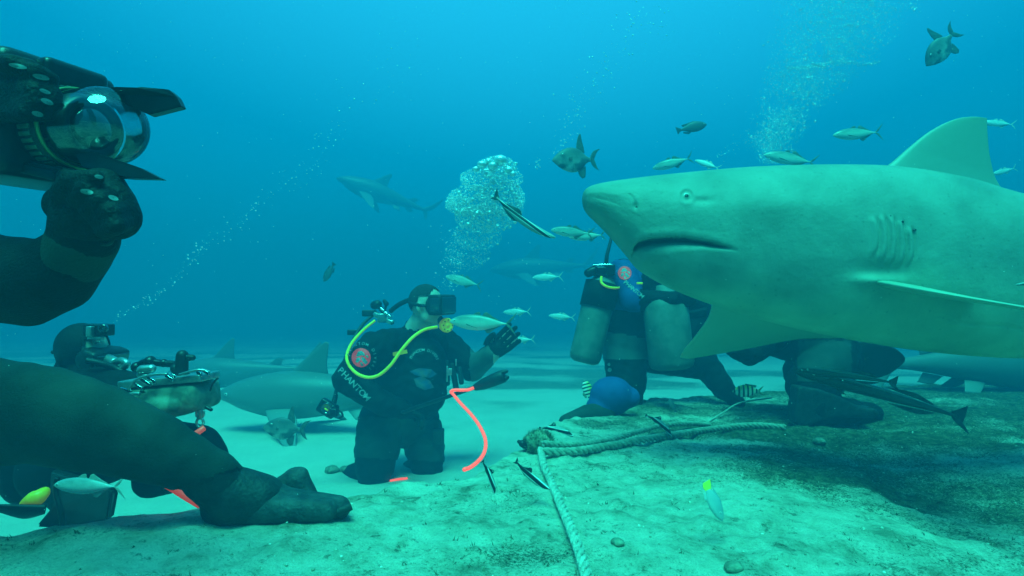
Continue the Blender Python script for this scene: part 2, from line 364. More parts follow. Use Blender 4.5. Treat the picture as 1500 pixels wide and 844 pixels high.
# ================================================================== FISH
def skin_mat(name, back, flank, belly, z0=-.1, z1=.12, blot=None, bscale=8, rough=.35, bars=None, bump=.1, extra=None):
    """countershaded skin: back to belly by the animal's own height, blotches by noise"""
    m = bpy.data.materials.new(name); m.use_nodes = True; n = m.node_tree; L = n.links; b = n.nodes['Principled BSDF']
    b.inputs['Roughness'].default_value = rough; b.inputs['Specular IOR Level'].default_value = .4
    t = n.nodes.new('ShaderNodeTexCoord'); s = n.nodes.new('ShaderNodeSeparateXYZ'); L.new(t.outputs['Object'], s.inputs[0])
    nz = n.nodes.new('ShaderNodeTexNoise'); nz.inputs['Scale'].default_value = bscale; nz.inputs['Detail'].default_value = 6; L.new(t.outputs['Object'], nz.inputs['Vector'])
    ad = n.nodes.new('ShaderNodeMath'); ad.operation = 'MULTIPLY_ADD'; ad.inputs[1].default_value = (z1-z0)*.5; L.new(nz.outputs['Fac'], ad.inputs[0]); L.new(s.outputs['Z'], ad.inputs[2])
    mr = n.nodes.new('ShaderNodeMapRange'); mr.inputs['From Min'].default_value = z0+(z1-z0)*.25; mr.inputs['From Max'].default_value = z1+(z1-z0)*.25; L.new(ad.outputs[0], mr.inputs['Value'])
    r = n.nodes.new('ShaderNodeValToRGB'); e = r.color_ramp.elements; e.new(.5)
    for k, (p, c) in enumerate(((.15, belly), (.5, flank), (.85, back))): e[k].position = p; e[k].color = (*c, 1)
    L.new(mr.outputs[0], r.inputs[0]); colo = r.outputs[0]
    if blot:
        n2 = n.nodes.new('ShaderNodeTexNoise'); n2.inputs['Scale'].default_value = bscale*1.7; n2.inputs['Detail'].default_value = 3; L.new(t.outputs['Object'], n2.inputs['Vector'])
        r2 = n.nodes.new('ShaderNodeValToRGB'); r2.color_ramp.elements[0].position = .47; r2.color_ramp.elements[1].position = .62
        q = n.nodes.new('ShaderNodeMix'); q.data_type = 'RGBA'; L.new(n2.outputs['Fac'], r2.inputs[0]); L.new(r2.outputs[0], q.inputs[0]); L.new(colo, q.inputs[6]); q.inputs[7].default_value = (*blot, 1); colo = q.outputs[2]
    if bars:
        fr, wd, cc, ph = bars
        mm = n.nodes.new('ShaderNodeMath'); mm.operation = 'MULTIPLY_ADD'; mm.inputs[1].default_value = fr*2*math.pi; mm.inputs[2].default_value = ph; L.new(s.outputs['X'], mm.inputs[0])
        sn = n.nodes.new('ShaderNodeMath'); sn.operation = 'SINE'; L.new(mm.outputs[0], sn.inputs[0])
        r3 = n.nodes.new('ShaderNodeMapRange'); r3.inputs['From Min'].default_value = wd-.12; r3.inputs['From Max'].default_value = wd+.12; L.new(sn.outputs[0], r3.inputs['Value'])
        q = n.nodes.new('ShaderNodeMix'); q.data_type = 'RGBA'; L.new(r3.outputs[0], q.inputs[0]); L.new(colo, q.inputs[6]); q.inputs[7].default_value = (*cc, 1); colo = q.outputs[2]
    if extra:      # lengthwise stripes: list of (z centre, half width, colour)
        for zc, hw, cc in extra:
            sb = n.nodes.new('ShaderNodeMath'); sb.operation = 'SUBTRACT'; sb.inputs[1].default_value = zc; L.new(s.outputs['Z'], sb.inputs[0])
            ab = n.nodes.new('ShaderNodeMath'); ab.operation = 'ABSOLUTE'; L.new(sb.outputs[0], ab.inputs[0])
            r4 = n.nodes.new('ShaderNodeMapRange'); r4.inputs['From Min'].default_value = hw*.7; r4.inputs['From Max'].default_value = hw*1.2; r4.inputs['To Min'].default_value = 1; r4.inputs['To Max'].default_value = 0; L.new(ab.outputs[0], r4.inputs['Value'])
            q = n.nodes.new('ShaderNodeMix'); q.data_type = 'RGBA'; L.new(r4.outputs[0], q.inputs[0]); L.new(colo, q.inputs[6]); q.inputs[7].default_value = (*cc, 1); colo = q.outputs[2]
    L.new(colo, b.inputs['Base Color'])
    if bump:
        bp = n.nodes.new('ShaderNodeBump'); bp.inputs['Strength'].default_value = bump; bp.inputs['Distance'].default_value = .01
        n3 = n.nodes.new('ShaderNodeTexNoise'); n3.inputs['Scale'].default_value = bscale*9; n3.inputs['Detail'].default_value = 4; L.new(t.outputs['Object'], n3.inputs['Vector'])
        L.new(n3.outputs['Fac'], bp.inputs['Height']); L.new(bp.outputs[0], b.inputs['Normal'])
    return m
def fish_proto(name, prof, mats, fins, eye=None, bend=None, seg=24, ns=44, power=1.0):
    """unit-length fish: nose at x=+.5, tail root at x<0, z up. prof: (s, top, bottom, half width); fins: name -> list of foil sections"""
    bend = bend or (lambda x: Vector((0, 0, 0)))
    pr = np.array(prof); ss = np.linspace(0, 1, ns)**1.0
    ss = .5-.5*np.cos(ss*math.pi*.92)/1.0; ss = (ss-ss[0])/(ss[-1]-ss[0])*pr[-1, 0]
    cv = catmull([Vector((p[0], p[1], p[2])) for p in prof], 10); cw = catmull([Vector((p[0], p[3], 0)) for p in prof], 10)
    cx = [v.x for v in cv]; top = np.interp(ss, cx, [v.y for v in cv]); bot = np.interp(ss, cx, [v.z for v in cv]); hw = np.interp(ss, cx, [v.y for v in cw])
    bm = bmesh.new(); rings = []
    for k in range(ns):
        x = .5-ss[k]; m_ = (top[k]+bot[k])/2; h = max((top[k]-bot[k])/2, .0006); o = bend(x)
        rings.append([Vector((x, max(hw[k], .0005)*math.copysign(abs(math.cos(a))**power, math.cos(a)), m_+h*math.sin(a)))+o for a in [2*math.pi*j/seg for j in range(seg)]])
    add_rings(bm, rings)
    body = build(name, bm, mats['body'])
    for nm, secs, mk in fins:
        b = bmesh.new(); fin(b, [(Vector(a)+bend(Vector(a).x), Vector(c)+bend(Vector(c).x), t) for a, c, t in secs])
        build(nm, b, mats.get(mk, mats['body']), body)
    if eye:
        for sgn in (-1, 1):
            b = bmesh.new(); c = Vector((eye[0], sgn*eye[1], eye[2]))+bend(eye[0]); ellipsoid(b, c, (eye[3], eye[3]*.45, eye[3]), seg=14)
            e_ = build('eye', b, M['eye_white'], body)
            b = bmesh.new(); ellipsoid(b, c+Vector((0, sgn*eye[3]*.22, 0)), (eye[3]*.62, eye[3]*.4, eye[3]*.62), seg=12); build('pupil', b, M['eye'], e_)
    return body
def orient(o, px, py, d, lenpx, ang=0, yaw=0, roll=0, left=True):
    """nose towards picture left (or right), ang raises the nose, yaw turns it away from the camera"""
    a, y = math.radians(ang), math.radians(yaw)
    s = -1 if left else 1
    f = (math.cos(a)*math.cos(y)*s*R_+math.sin(a)*U_+math.cos(a)*math.sin(y)*F_).normalized()
    up = (-math.sin(a)*s*R_*math.cos(y)+math.cos(a)*U_).normalized(); up = (up-f*up.dot(f)).normalized()
    if roll: up = Quaternion(f, math.radians(roll)) @ up
    sd = up.cross(f).normalized(); L = px2m(lenpx, d)/max(.3, math.cos(y))
    mt = Matrix(((*f,), (*sd,), (*up,))).transposed().to_4x4() @ Matrix.Diagonal((L, L, L, 1)); mt.translation = P(px, py, d)
    o.matrix_world = mt
def dup(o, name=None):
    c = o.copy(); COL.objects.link(c)
    for ch in o.children:
        k = ch.copy(); COL.objects.link(k); k.parent = c; k.matrix_parent_inverse = ch.matrix_parent_inverse.copy()
        for g in ch.children:
            q = g.copy(); COL.objects.link(q); q.parent = k; q.matrix_parent_inverse = g.matrix_parent_inverse.copy()
    return c
SILVER = {'body': skin_mat('silver_skin', (.16, .22, .2), (.5, .58, .5), (.72, .76, .68), -.12, .12, bscale=5, rough=.28), 'fin': mat('silver_fin', (.08, .11, .09), .5, (.16, .20, .14), 12)}
BRIGHT = {'body': skin_mat('bright_skin', (.35, .42, .42), (.75, .82, .8), (.85, .9, .88), -.12, .12, bscale=9, rough=.25), 'fin': mat('bright_fin', (.4, .45, .42), .5, (.55, .6, .55), 12)}
JACK_PROF = [(0, 0, -.006, .004), (.03, .035, -.03, .02), (.10, .075, -.062, .045), (.2, .105, -.095, .062), (.35, .122, -.118, .066), (.5, .11, -.112, .058), (.65, .072, -.076, .04), (.78, .03, -.032, .02), (.84, .014, -.014, .011), (.88, .013, -.013, .006)]
JACK_FINS = [('dorsal_fin', [((.16, 0, .108), (.02, 0, .11), .012), ((.10, 0, .15), (.03, 0, .125), .006), ((.05, 0, .165), (.03, 0, .15), .003)], 'fin'),
             ('second_dorsal_fin', [((.0, 0, .10), (-.28, 0, .03), .010), ((-.03, 0, .15), (-.27, 0, .045), .005), ((-.07, 0, .165), (-.2, 0, .075), .003)], 'fin'),
             ('anal_fin', [((-.04, 0, -.105), (-.28, 0, -.03), .010), ((-.08, 0, -.15), (-.27, 0, -.045), .005), ((-.12, 0, -.155), (-.2, 0, -.08), .003)], 'fin'),
             ('tail_fin', [((-.36, 0, .01), (-.385, 0, 0), .012), ((-.42, 0, .07), (-.435, 0, .03), .008), ((-.50, 0, .15), (-.50, 0, .125), .004), ((-.53, 0, .19), (-.53, 0, .188), .002)], 'fin'),
             ('tail_fin', [((-.36, 0, -.01), (-.385, 0, 0), .012), ((-.42, 0, -.07), (-.435, 0, -.03), .008), ((-.50, 0, -.15), (-.50, 0, -.125), .004), ((-.53, 0, -.19), (-.53, 0, -.188), .002)], 'fin'),
             ('pectoral_fin', [((.25, .058, -.01), (.22, .06, -.04), .006), ((.14, .085, -.05), (.12, .08, -.065), .004), ((.05, .09, -.075), (.05, .09, -.08), .002)], 'fin'),
             ('pectoral_fin', [((.25, -.058, -.01), (.22, -.06, -.04), .006), ((.14, -.085, -.05), (.12, -.08, -.065), .004), ((.05, -.09, -.075), (.05, -.09, -.08), .002)], 'fin')]
jack = fish_proto('silver_jack', JACK_PROF, SILVER, JACK_FINS, eye=(.42, .036, .02, .018))
JG = 'silver fish hovering in the open water'
def place(proto, used, args, label, cat, group=None, **kw):
    o = proto if not used.get(proto.name) else dup(proto)
    used.setdefault(proto.name, True); orient(o, *args, **kw); tag(o, label, cat, group); return o
used = {}
jacks = [
 ((706, 473, 3.3, 96), dict(ang=2, yaw=8), 'silver jack with forked tail between the kneeling diver mask and his raised glove'),
 ((985, 239, 4.6, 58), dict(ang=-14, yaw=10), 'olive backed silver jack just above the forehead of the big shark'),
 ((1256, 196, 4.2, 72), dict(ang=-4, yaw=0), 'slim silver jack in front of the tall dorsal fin of the big shark'),
 ((1158, 233, 4.4, 76), dict(ang=10, yaw=4), 'silver jack half sunk behind the back of the big shark under the large bubble cloud'),
 ((838, 340, 3.6, 62), dict(ang=6, yaw=6), 'grey silver jack just right of the head of the striped remora by the shark snout'),
 ((860, 346, 4.0, 52), dict(ang=-3, yaw=14), 'silver jack half hidden by the tip of the shark snout'),
 ((679, 412, 5.4, 56), dict(ang=14, yaw=12), 'faint silver jack under the trail of bubbles, above and right of the diver mask')]
for a, kw, lb in jacks: place(jack, used, a, lb, 'fish', JG, **kw)
pale = fish_proto('pale_fish', [(a, b*.92, c*.92, d) for a, b, c, d in JACK_PROF], BRIGHT, JACK_FINS[:5], eye=(.42, .036, .02, .016))
pales = [
 ((1036, 241, 4.6, 34), dict(ang=24, yaw=30), 'small bright fish touching the back of the big shark above its eye'),
 ((757, 457, 5.2, 40), dict(ang=-2, yaw=15), 'small pale fish right behind the tail of the silver jack'),
 ((764, 498, 4.8, 38), dict(ang=-4, yaw=18), 'small pale fish just right of the fingertips of the raised glove'),
 ((802, 406, 5.6, 44), dict(ang=-2, yaw=8), 'pale fish in front of the faint shark far behind in the middle'),
 ((823, 464, 4.9, 38), dict(ang=4, yaw=10), 'small pale spotted fish left of the tank of the half hidden diver'),
 ((1462, 181, 5.0, 40), dict(ang=10, yaw=20), 'pale slim fish with yellow tail behind the tip of the tall dorsal fin'),
 ((1470, 251, 5.5, 34), dict(ang=-16, yaw=10), 'tiny faint fish right of the lower edge of the tall dorsal fin'),
 ((130, 712, 1.7, 108), dict(ang=0, yaw=4), 'long pale fish under the near bent leg above the dark fin blade at the left')]
for a, kw, lb in pales: place(pale, used, a, lb, 'fish', JG, **kw)
# triggerfish
TRIG = {'body': skin_mat('trigger_skin', (.08, .11, .11), (.17, .21, .20), (.42, .46, .42), -.22, .2, blot=(.07, .10, .11), bscale=3.2, rough=.5), 'fin': mat('trigger_fin', (.05, .075, .075), .6, (.10, .13, .12), 14)}
TRIG_PROF = [(0, .0, -.02, .006), (.05, .06, -.07, .03), (.15, .145, -.15, .06), (.3, .215, -.225, .075), (.45, .225, -.24, .07), (.58, .18, -.185, .05), (.68, .085, -.085, .03), (.74, .045, -.045, .02), (.78, .04, -.04, .012)]
TRIG_FINS = [('dorsal_fin', [((.0, 0, .2), (-.17, 0, .12), .02), ((-.02, 0, .32), (-.16, 0, .22), .01), ((-.06, 0, .44), (-.13, 0, .36), .006), ((-.1, 0, .49), (-.12, 0, .47), .003)], 'fin'),
             ('anal_fin', [((.0, 0, -.2), (-.17, 0, -.12), .02), ((-.03, 0, -.3), (-.17, 0, -.2), .01), ((-.09, 0, -.36), (-.15, 0, -.33), .004)], 'fin'),
             ('tail_fin', [((-.27, 0, .0), (-.36, 0, 0), .02), ((-.30, 0, .09), (-.385, 0, .06), .012), ((-.37, 0, .17), (-.43, 0, .14), .006), ((-.50, 0, .21), (-.50, 0, .205), .003)], 'fin'),
             ('tail_fin', [((-.27, 0, .0), (-.36, 0, 0), .02), ((-.30, 0, -.09), (-.385, 0, -.06), .012), ((-.36, 0, -.16), (-.41, 0, -.14), .006), ((-.45, 0, -.21), (-.45, 0, -.205), .003)], 'fin'),
             ('pectoral_fin', [((.2, .075, .03), (.2, .075, -.03), .01), ((.13, .1, .04), (.13, .1, -.02), .006)], 'fin'),
             ('pectoral_fin', [((.2, -.075, .03), (.2, -.075, -.03), .01), ((.13, -.1, .04), (.13, -.1, -.02), .006)], 'fin')]
trig = fish_proto('triggerfish', TRIG_PROF, TRIG, TRIG_FINS, eye=(.3, .062, .09, .02))
for a, kw, lb in [((845, 234, 3.4, 74), dict(ang=-4, yaw=-18), 'grey triggerfish with raised dorsal fin swimming above the shark snout'),
                  ((1380, 68, 3.6, 68), dict(ang=-52, yaw=10), 'grey triggerfish diving nose down at the top right, above the shark'),
                  ((420, 628, 3.4, 70), dict(ang=4, yaw=0), 'mottled triggerfish close over the bright sand left of the kneeling diver')]:
    place(trig, used, a, lb, 'fish', 'triggerfish around the divers', **kw)
DARK = {'body': skin_mat('dark_skin', (.05, .075, .09), (.08, .11, .12), (.13, .16, .16), -.15, .15, bscale=4, rough=.5), 'fin': mat('dark_fin', (.04, .06, .07), .6)}
chub = fish_proto('dark_chub', [(0, 0, -.01, .005), (.06, .06, -.06, .03), (.18, .13, -.125, .06), (.36, .175, -.16, .075), (.54, .15, -.14, .06), (.7, .085, -.08, .035), (.8, .045, -.045, .018), (.85, .045, -.045, .01)], DARK,
   [('dorsal_fin', [((.2, 0, .13), (-.28, 0, .08), .02), ((.12, 0, .19), (-.3, 0, .14), .01)], 'fin'), ('anal_fin', [((-.05, 0, -.14), (-.28, 0, -.08), .02), ((-.12, 0, -.19), (-.3, 0, -.13), .008)], 'fin'),
    ('tail_fin', [((-.33, 0, .03), (-.33, 0, -.03), .015), ((-.40, 0, .07), (-.40, 0, -.07), .01), ((-.50, 0, .13), (-.47, 0, -.13), .004)], 'fin')], eye=(.4, .045, .03, .016))
place(chub, used, (1013, 187, 4.2, 46), 'dark oval fish facing right above the shark, below the loose bubbles', 'fish', 'dark oval fish', ang=12, yaw=0, left=False)
place(chub, used, (985, 594, 3.3, 20), 'tiny dark fish hovering nose up over the crust right of the feeder knee', 'fish', 'dark oval fish', ang=62, yaw=20)
place(chub, used, (482, 399, 4.6, 32), 'small greenish round fish alone in the blue, left of the kneeling diver', 'fish', 'dark oval fish', ang=-58, yaw=10)
# sergeant majors
SG = {'body': skin_mat('sergeant_skin', (.65, .62, .10), (.7, .72, .5), (.75, .78, .7), -.15, .2, bscale=6, rough=.4, bars=(7.0, .25, (.012, .015, .02), .8)), 'fin': mat('sergeant_fin', (.06, .07, .06), .6, (.25, .26, .12), 20)}
serg = fish_proto('sergeant_fish', [(0, 0, -.01, .006), (.06, .075, -.07, .03), (.18, .165, -.15, .06), (.36, .215, -.205, .07), (.54, .185, -.18, .055), (.7, .1, -.1, .03), (.78, .06, -.06, .016), (.82, .055, -.055, .01)], SG,
   [('dorsal_fin', [((.15, 0, .17), (-.24, 0, .11), .02), ((.08, 0, .25), (-.28, 0, .18), .008)], 'fin'), ('anal_fin', [((-.0, 0, -.19), (-.24, 0, -.11), .02), ((-.08, 0, -.26), (-.28, 0, -.17), .008)], 'fin'),
    ('tail_fin', [((-.3, 0, .01), (-.36, 0, 0), .015), ((-.38, 0, .09), (-.41, 0, .04), .01), ((-.5, 0, .17), (-.49, 0, .15), .004)], 'fin'),
    ('tail_fin', [((-.3, 0, -.01), (-.36, 0, 0), .015), ((-.38, 0, -.09), (-.41, 0, -.04), .01), ((-.5, 0, -.17), (-.49, 0, -.15), .004)], 'fin')], eye=(.38, .045, .04, .022))
place(serg, used, (1096, 573, 3.3, 44), 'yellow fish with black bars by the hand under the big shark', 'fish', 'barred fish near the sea floor', ang=-2, yaw=6)
place(serg, used, (861, 573, 3.4, 26), 'tiny barred fish turned half away beside the blue bait bag', 'fish', 'barred fish near the sea floor', ang=70, yaw=40)
# yellow-tailed damsel near the front
DM = {'body': skin_mat('damsel_skin', (.25, .34, .36), (.36, .46, .46), (.5, .58, .55), -.15, .2, bscale=6, rough=.5), 'fin': mat('damsel_fin', (.85, .9, .05), .5, (.7, .75, .08), 10, emit=((.4, .5, 0), .02))}  # tail colour lifted by a trace of added emission
dams = fish_proto('yellow_tail_damsel', [(0, 0, -.01, .006), (.06, .055, -.05, .03), (.18, .11, -.105, .05), (.36, .145, -.14, .06), (.54, .13, -.125, .045), (.66, .08, -.08, .03), (.73, .05, -.05, .016)], DM,
   [('dorsal_fin', [((.2, 0, .11), (-.18, 0, .08), .02), ((.1, 0, .16), (-.22, 0, .12), .008)], 'body'), ('anal_fin', [((-.0, 0, -.12), (-.18, 0, -.08), .02), ((-.06, 0, -.17), (-.22, 0, -.12), .008)], 'body'),
    ('tail_fin', [((-.2, 0, .05), (-.2, 0, -.05), .02), ((-.3, 0, .1), (-.3, 0, -.09), .012), ((-.42, 0, .13), (-.40, 0, -.05), .004)], 'fin')], eye=(.30, .05, .03, .02))
place(dams, used, (1044, 732, 1.35, 62), 'pale fish with bright yellow tail swimming nose down over the near crust', 'fish', None, ang=-66, yaw=-20, left=False)
# remoras
RM = {'body': skin_mat('remora_skin', (.30, .34, .32), (.13, .16, .15), (.30, .34, .31), -.05, .05, bscale=7, rough=.4, extra=[(.0, .016, (.012, .015, .018)), (.022, .004, (.65, .72, .70)), (-.022, .004, (.65, .72, .70))]), 'fin': mat('remora_fin', (.02, .03, .03), .5, (.10, .12, .12), 14)}
RMS = {'body': skin_mat('small_remora_skin', (.30, .34, .32), (.03, .04, .04), (.30, .34, .31), -.05, .05, bscale=7, rough=.4, extra=[(.0, .040, (.010, .012, .015)), (.052, .010, (.75, .82, .80)), (-.052, .010, (.75, .82, .80))]), 'fin': mat('small_remora_fin', (.01, .012, .014), .5, (.5, .55, .55), 9, lo=.55, hi=.62)}
def remora_fins(b=1):
    return [('dorsal_fin', [((-.02, 0, .045), (-.30, 0, .02), .008), ((-.07, 0, .085*b), (-.28, 0, .035), .004), ((-.12, 0, .095*b), (-.2, 0, .06), .002)], 'fin'),
            ('anal_fin', [((-.02, 0, -.045), (-.30, 0, -.02), .008), ((-.07, 0, -.085*min(b, .8)), (-.28, 0, -.035), .004), ((-.12, 0, -.095*min(b, .8)), (-.2, 0, -.06), .002)], 'fin'),
            ('tail_fin', [((-.4, 0, .02), (-.4, 0, -.02), .008), ((-.45, 0, .05), (-.445, 0, -.05), .005), ((-.50, 0, .085), (-.475, 0, .0), .003)], 'fin'),
            ('tail_fin', [((-.4, 0, -.0), (-.4, 0, -.02), .008), ((-.45, 0, -.02), (-.445, 0, -.05), .005), ((-.475, 0, -.04), (-.50, 0, -.085), .003)], 'fin'),
            ('pectoral_fin', [((.27, .035, .0), (.24, .035, -.01), .006), ((.19, .10, -.02), (.15, .09, -.03), .003)], 'fin'),
            ('pectoral_fin', [((.27, -.035, .0), (.24, -.035, -.01), .006), ((.19, -.10, -.02), (.15, -.09, -.03), .003)], 'fin')]
REM_PROF = [(0, .012, -.008, .012), (.03, .022, -.022, .03), (.1, .034, -.036, .038), (.25, .045, -.05, .04), (.4, .047, -.05, .038), (.6, .04, -.04, .03), (.78, .024, -.024, .016), (.88, .014, -.014, .008), (.93, .014, -.014, .005)]
def remora(px, py, d, L, label, bend=0, **kw):
    fat = 1.55 if d is None else 1.0
    o = fish_proto('striped_remora', [(a, b*fat, c*fat, w_*fat) for a, b, c, w_ in REM_PROF], RMS if fat > 1 else RM, remora_fins(1.7 if fat > 1 else 1), eye=(.42, .034, .004, .012), bend=(lambda x: Vector((0, 0, bend*(x*x-.08)))))
    if d is None: d = inv(ghit(px, py+14))[2]-.22
    orient(o, px, py, d, L, **kw); return tag(o, label, 'fish', 'striped remoras')
remora(765, 320, 2.6, 112, 'striped remora curving nose down toward the shark snout in front of the bubble column', bend=.28, ang=-36, left=False, roll=8)
remora(815, 630, None, 52, 'small curved black and white remora, highest of the four around the rope knot', bend=-.5, ang=-12, left=False)
remora(966, 621, None, 50, 'small black remora crossing just above the twisted ropes', bend=-.5, ang=-38, left=False)
remora(778, 697, None, 66, 'small black remora with white edges and raised fin under the rope knot', bend=.25, ang=-40, left=False)
remora(717, 698, None, 52, 'small dark remora hanging nearly upright right of the end of the red hose', bend=-.3, ang=-68, left=False)
# the two long remoras under the shark and one riding its flank
RB = {'body': skin_mat('remora_grey_skin', (.32, .38, .36), (.10, .13, .12), (.045, .06, .055), -.04, .05, bscale=9, rough=.4, extra=[(.012, .003, (.30, .38, .36))]), 'fin': RM['fin']}
RB2 = {'body': skin_mat('remora_pale_skin', (.62, .72, .72), (.45, .52, .52), (.03, .04, .04), -.02, .02, bscale=4, rough=.4), 'fin': RM['fin']}
for nm, px, py, d, L, kw, lb in [('grey_remora', 1293, 577, 2.25, 262, dict(ang=15.5, left=True, roll=22), 'long dark remora lying slanted over the crust under the shark belly'),
                             ('grey_remora', 1243, 550, 2.15, 150, dict(ang=8, left=True, roll=20), 'pale backed remora with dark fin just above the longest dark remora')]:
    pale_ = px == 1250
    o = fish_proto(nm, [(a, b*.72, c*.72, w_*.8) for a, b, c, w_ in REM_PROF], RB2 if pale_ else RB, remora_fins(1.9 if pale_ else .6), eye=(.42, .034, .004, .010), bend=(lambda x: Vector((0, 0, -.06*x*x))))
    orient(o, px, py, d, L, **kw); tag(o, lb, 'fish', 'long remoras under the shark')
# ================================================================== SHARKS
def shark_mat(name, back, belly, z0, z1, mottle=.85):
    return skin_mat(name, back, tuple((a+b)/2 for a, b in zip(back, belly)), belly, z0, z1, bscale=2.5, rough=.42, bump=.05)
SM_FAR = {'body': shark_mat('far_shark_skin', (.12, .155, .15), (.19, .235, .21), -.07, .05)}  # low-contrast colours close to the water, haze fade partly put into the skin
SH_PROF = [(0, .004, -.006, .006), (.02, .022, -.018, .03), (.06, .044, -.03, .06), (.12, .066, -.058, .078), (.2, .085, -.082, .088), (.3, .098, -.098, .092), (.42, .092, -.09, .085), (.55, .07, -.066, .06), (.68, .045, -.04, .036), (.78, .026, -.022, .02), (.84, .018, -.016, .014), (.88, .016, -.014, .01)]
SH_FINS = [('dorsal_fin', [((.19, 0, .088), (.03, 0, .085), .016), ((.13, 0, .14), (.035, 0, .12), .011), ((.075, 0, .19), (.03, 0, .165), .006), ((.04, 0, .215), (.025, 0, .21), .003)], 'body'),
           ('second_dorsal_fin', [((-.19, 0, .045), (-.26, 0, .03), .008), ((-.23, 0, .07), (-.27, 0, .055), .004), ((-.255, 0, .078), (-.29, 0, .06), .002)], 'body'),
           ('anal_fin', [((-.18, 0, -.042), (-.25, 0, -.028), .008), ((-.22, 0, -.07), (-.27, 0, -.06), .004)], 'body'),
           ('pectoral_fin', [((.26, .075, -.05), (.15, .08, -.04), .016), ((.20, .15, -.09), (.10, .14, -.075), .010), ((.12, .23, -.14), (.07, .22, -.125), .005), ((.07, .26, -.165), (.05, .26, -.16), .003)], 'body'),
           ('pectoral_fin', [((.26, -.075, -.05), (.15, -.08, -.04), .016), ((.20, -.15, -.09), (.10, -.14, -.075), .010), ((.12, -.23, -.14), (.07, -.22, -.125), .005), ((.07, -.26, -.165), (.05, -.26, -.16), .003)], 'body'),
           ('pelvic_fin', [((-.06, .03, -.06), (-.13, .03, -.05), .008), ((-.1, .06, -.09), (-.15, .06, -.085), .003)], 'body'),
           ('pelvic_fin', [((-.06, -.03, -.06), (-.13, -.03, -.05), .008), ((-.1, -.06, -.09), (-.15, -.06, -.085), .003)], 'body'),
           ('tail_fin', [((-.34, 0, .012), (-.37, 0, -.01), .012), ((-.40, 0, .055), (-.425, 0, .02), .008), ((-.46, 0, .12), (-.475, 0, .09), .005), ((-.5, 0, .165), (-.505, 0, .15), .003)], 'body'),
           ('tail_fin', [((-.345, 0, .0), (-.38, 0, .01), .010), ((-.37, 0, -.04), (-.40, 0, -.015), .006), ((-.405, 0, -.085), (-.415, 0, -.075), .003)], 'body')]
fs = fish_proto('grey_shark', SH_PROF, SM_FAR, SH_FINS, eye=(.425, .066, .015, .006), ns=60, bend=(lambda x: Vector((0, -.10*min(0, x)**2*3, 0))))
SG_ = 'grey sharks in the distance'
for a, kw, lb in [((568, 288, 17, 152), dict(ang=19, yaw=-8), 'faint grey shark far off to the left of the bubble column'),
                  ((797, 392, 19.0, 160), dict(ang=-3, yaw=6), 'faint grey shark far off behind the fish in the middle, barely darker than the water'),
                  ((352, 545, 7.5, 232), dict(ang=-3, yaw=6), 'dark grey shark far behind the camera rig, farthest over the sand at the left'),
                  ((492, 578, 5.2, 360), dict(ang=-1, yaw=4), 'large grey shark passing just behind the kneeling diver close to the sand'),
                  ((1462, 533, 5.0, 440), dict(ang=0, yaw=-4, left=False), 'grey shark low over the bottom behind the big shark at the right edge')]:
    place(fs, used, a, lb, 'shark', SG_, **kw)
# ---- the big shark: outline traced at its own distance, full round body
SD = 2.12
TOPL = [(853, 290), (855, 281), (861, 275), (872, 271), (890, 267.5), (910, 264.5), (950, 259.5), (1000, 254.5), (1050, 250), (1100, 246.5), (1160, 244.5), (1230, 244), (1300, 247), (1380, 260), (1440, 277), (1500, 293), (1600, 318), (1720, 344), (1850, 366), (1960, 378), (2040, 384), (2100, 386), (2150, 388)]
BOTL = [(853, 292), (854.5, 301), (861, 313), (880, 331), (900, 352), (918, 373), (928, 386), (940, 398), (970, 416), (1010, 434), (1060, 452), (1120, 470), (1200, 489), (1280, 504), (1340, 513), (1420, 521), (1500, 524), (1600, 519), (1720, 498), (1850, 465), (1960, 438), (2040, 424), (2100, 418), (2150, 415)]
HWL = [(853, .012), (858, .055), (870, .088), (890, .115), (920, .135), (960, .165), (1010, .19), (1080, .22), (1160, .245), (1250, .262), (1350, .27), (1450, .26), (1600, .215), (1750, .155), (1900, .095), (2000, .06), (2100, .04), (2150, .02)]
def ip(tab, x):
    c = catmull([Vector((a, b, 0)) for a, b in tab], 10); return np.interp(x, [v.x for v in c], [v.y for v in c])
u = np.concatenate([853+45*np.linspace(0, 1, 34)**1.8, np.arange(900, 1100, 1.3), np.arange(1100, 1505, 1.8), np.arange(1505, 2150, 9)])
TT, BB, HH = ip(TOPL, u), ip(BOTL, u), ip(HWL, u)
NS = 300
ang = np.linspace(0, 2*math.pi, NS, endpoint=False)
def gauss(x, s): return math.exp(-(x/s)**2)
UPLIP = [(926, 372), (929, 362), (937, 354.5), (955, 350), (980, 348), (1005, 348.5), (1030, 352.5), (1055, 359), (1078, 365)]
LOLIP = [(926, 375), (931, 375), (940, 371), (955, 364), (980, 357), (1005, 353.5), (1030, 353.8), (1055, 360), (1078, 366)]
GILLS = [(1283, 320, 372), (1296, 318, 380), (1309, 319, 386), (1322, 325, 388), (1335, 334, 386)]
rings = []; lining = []
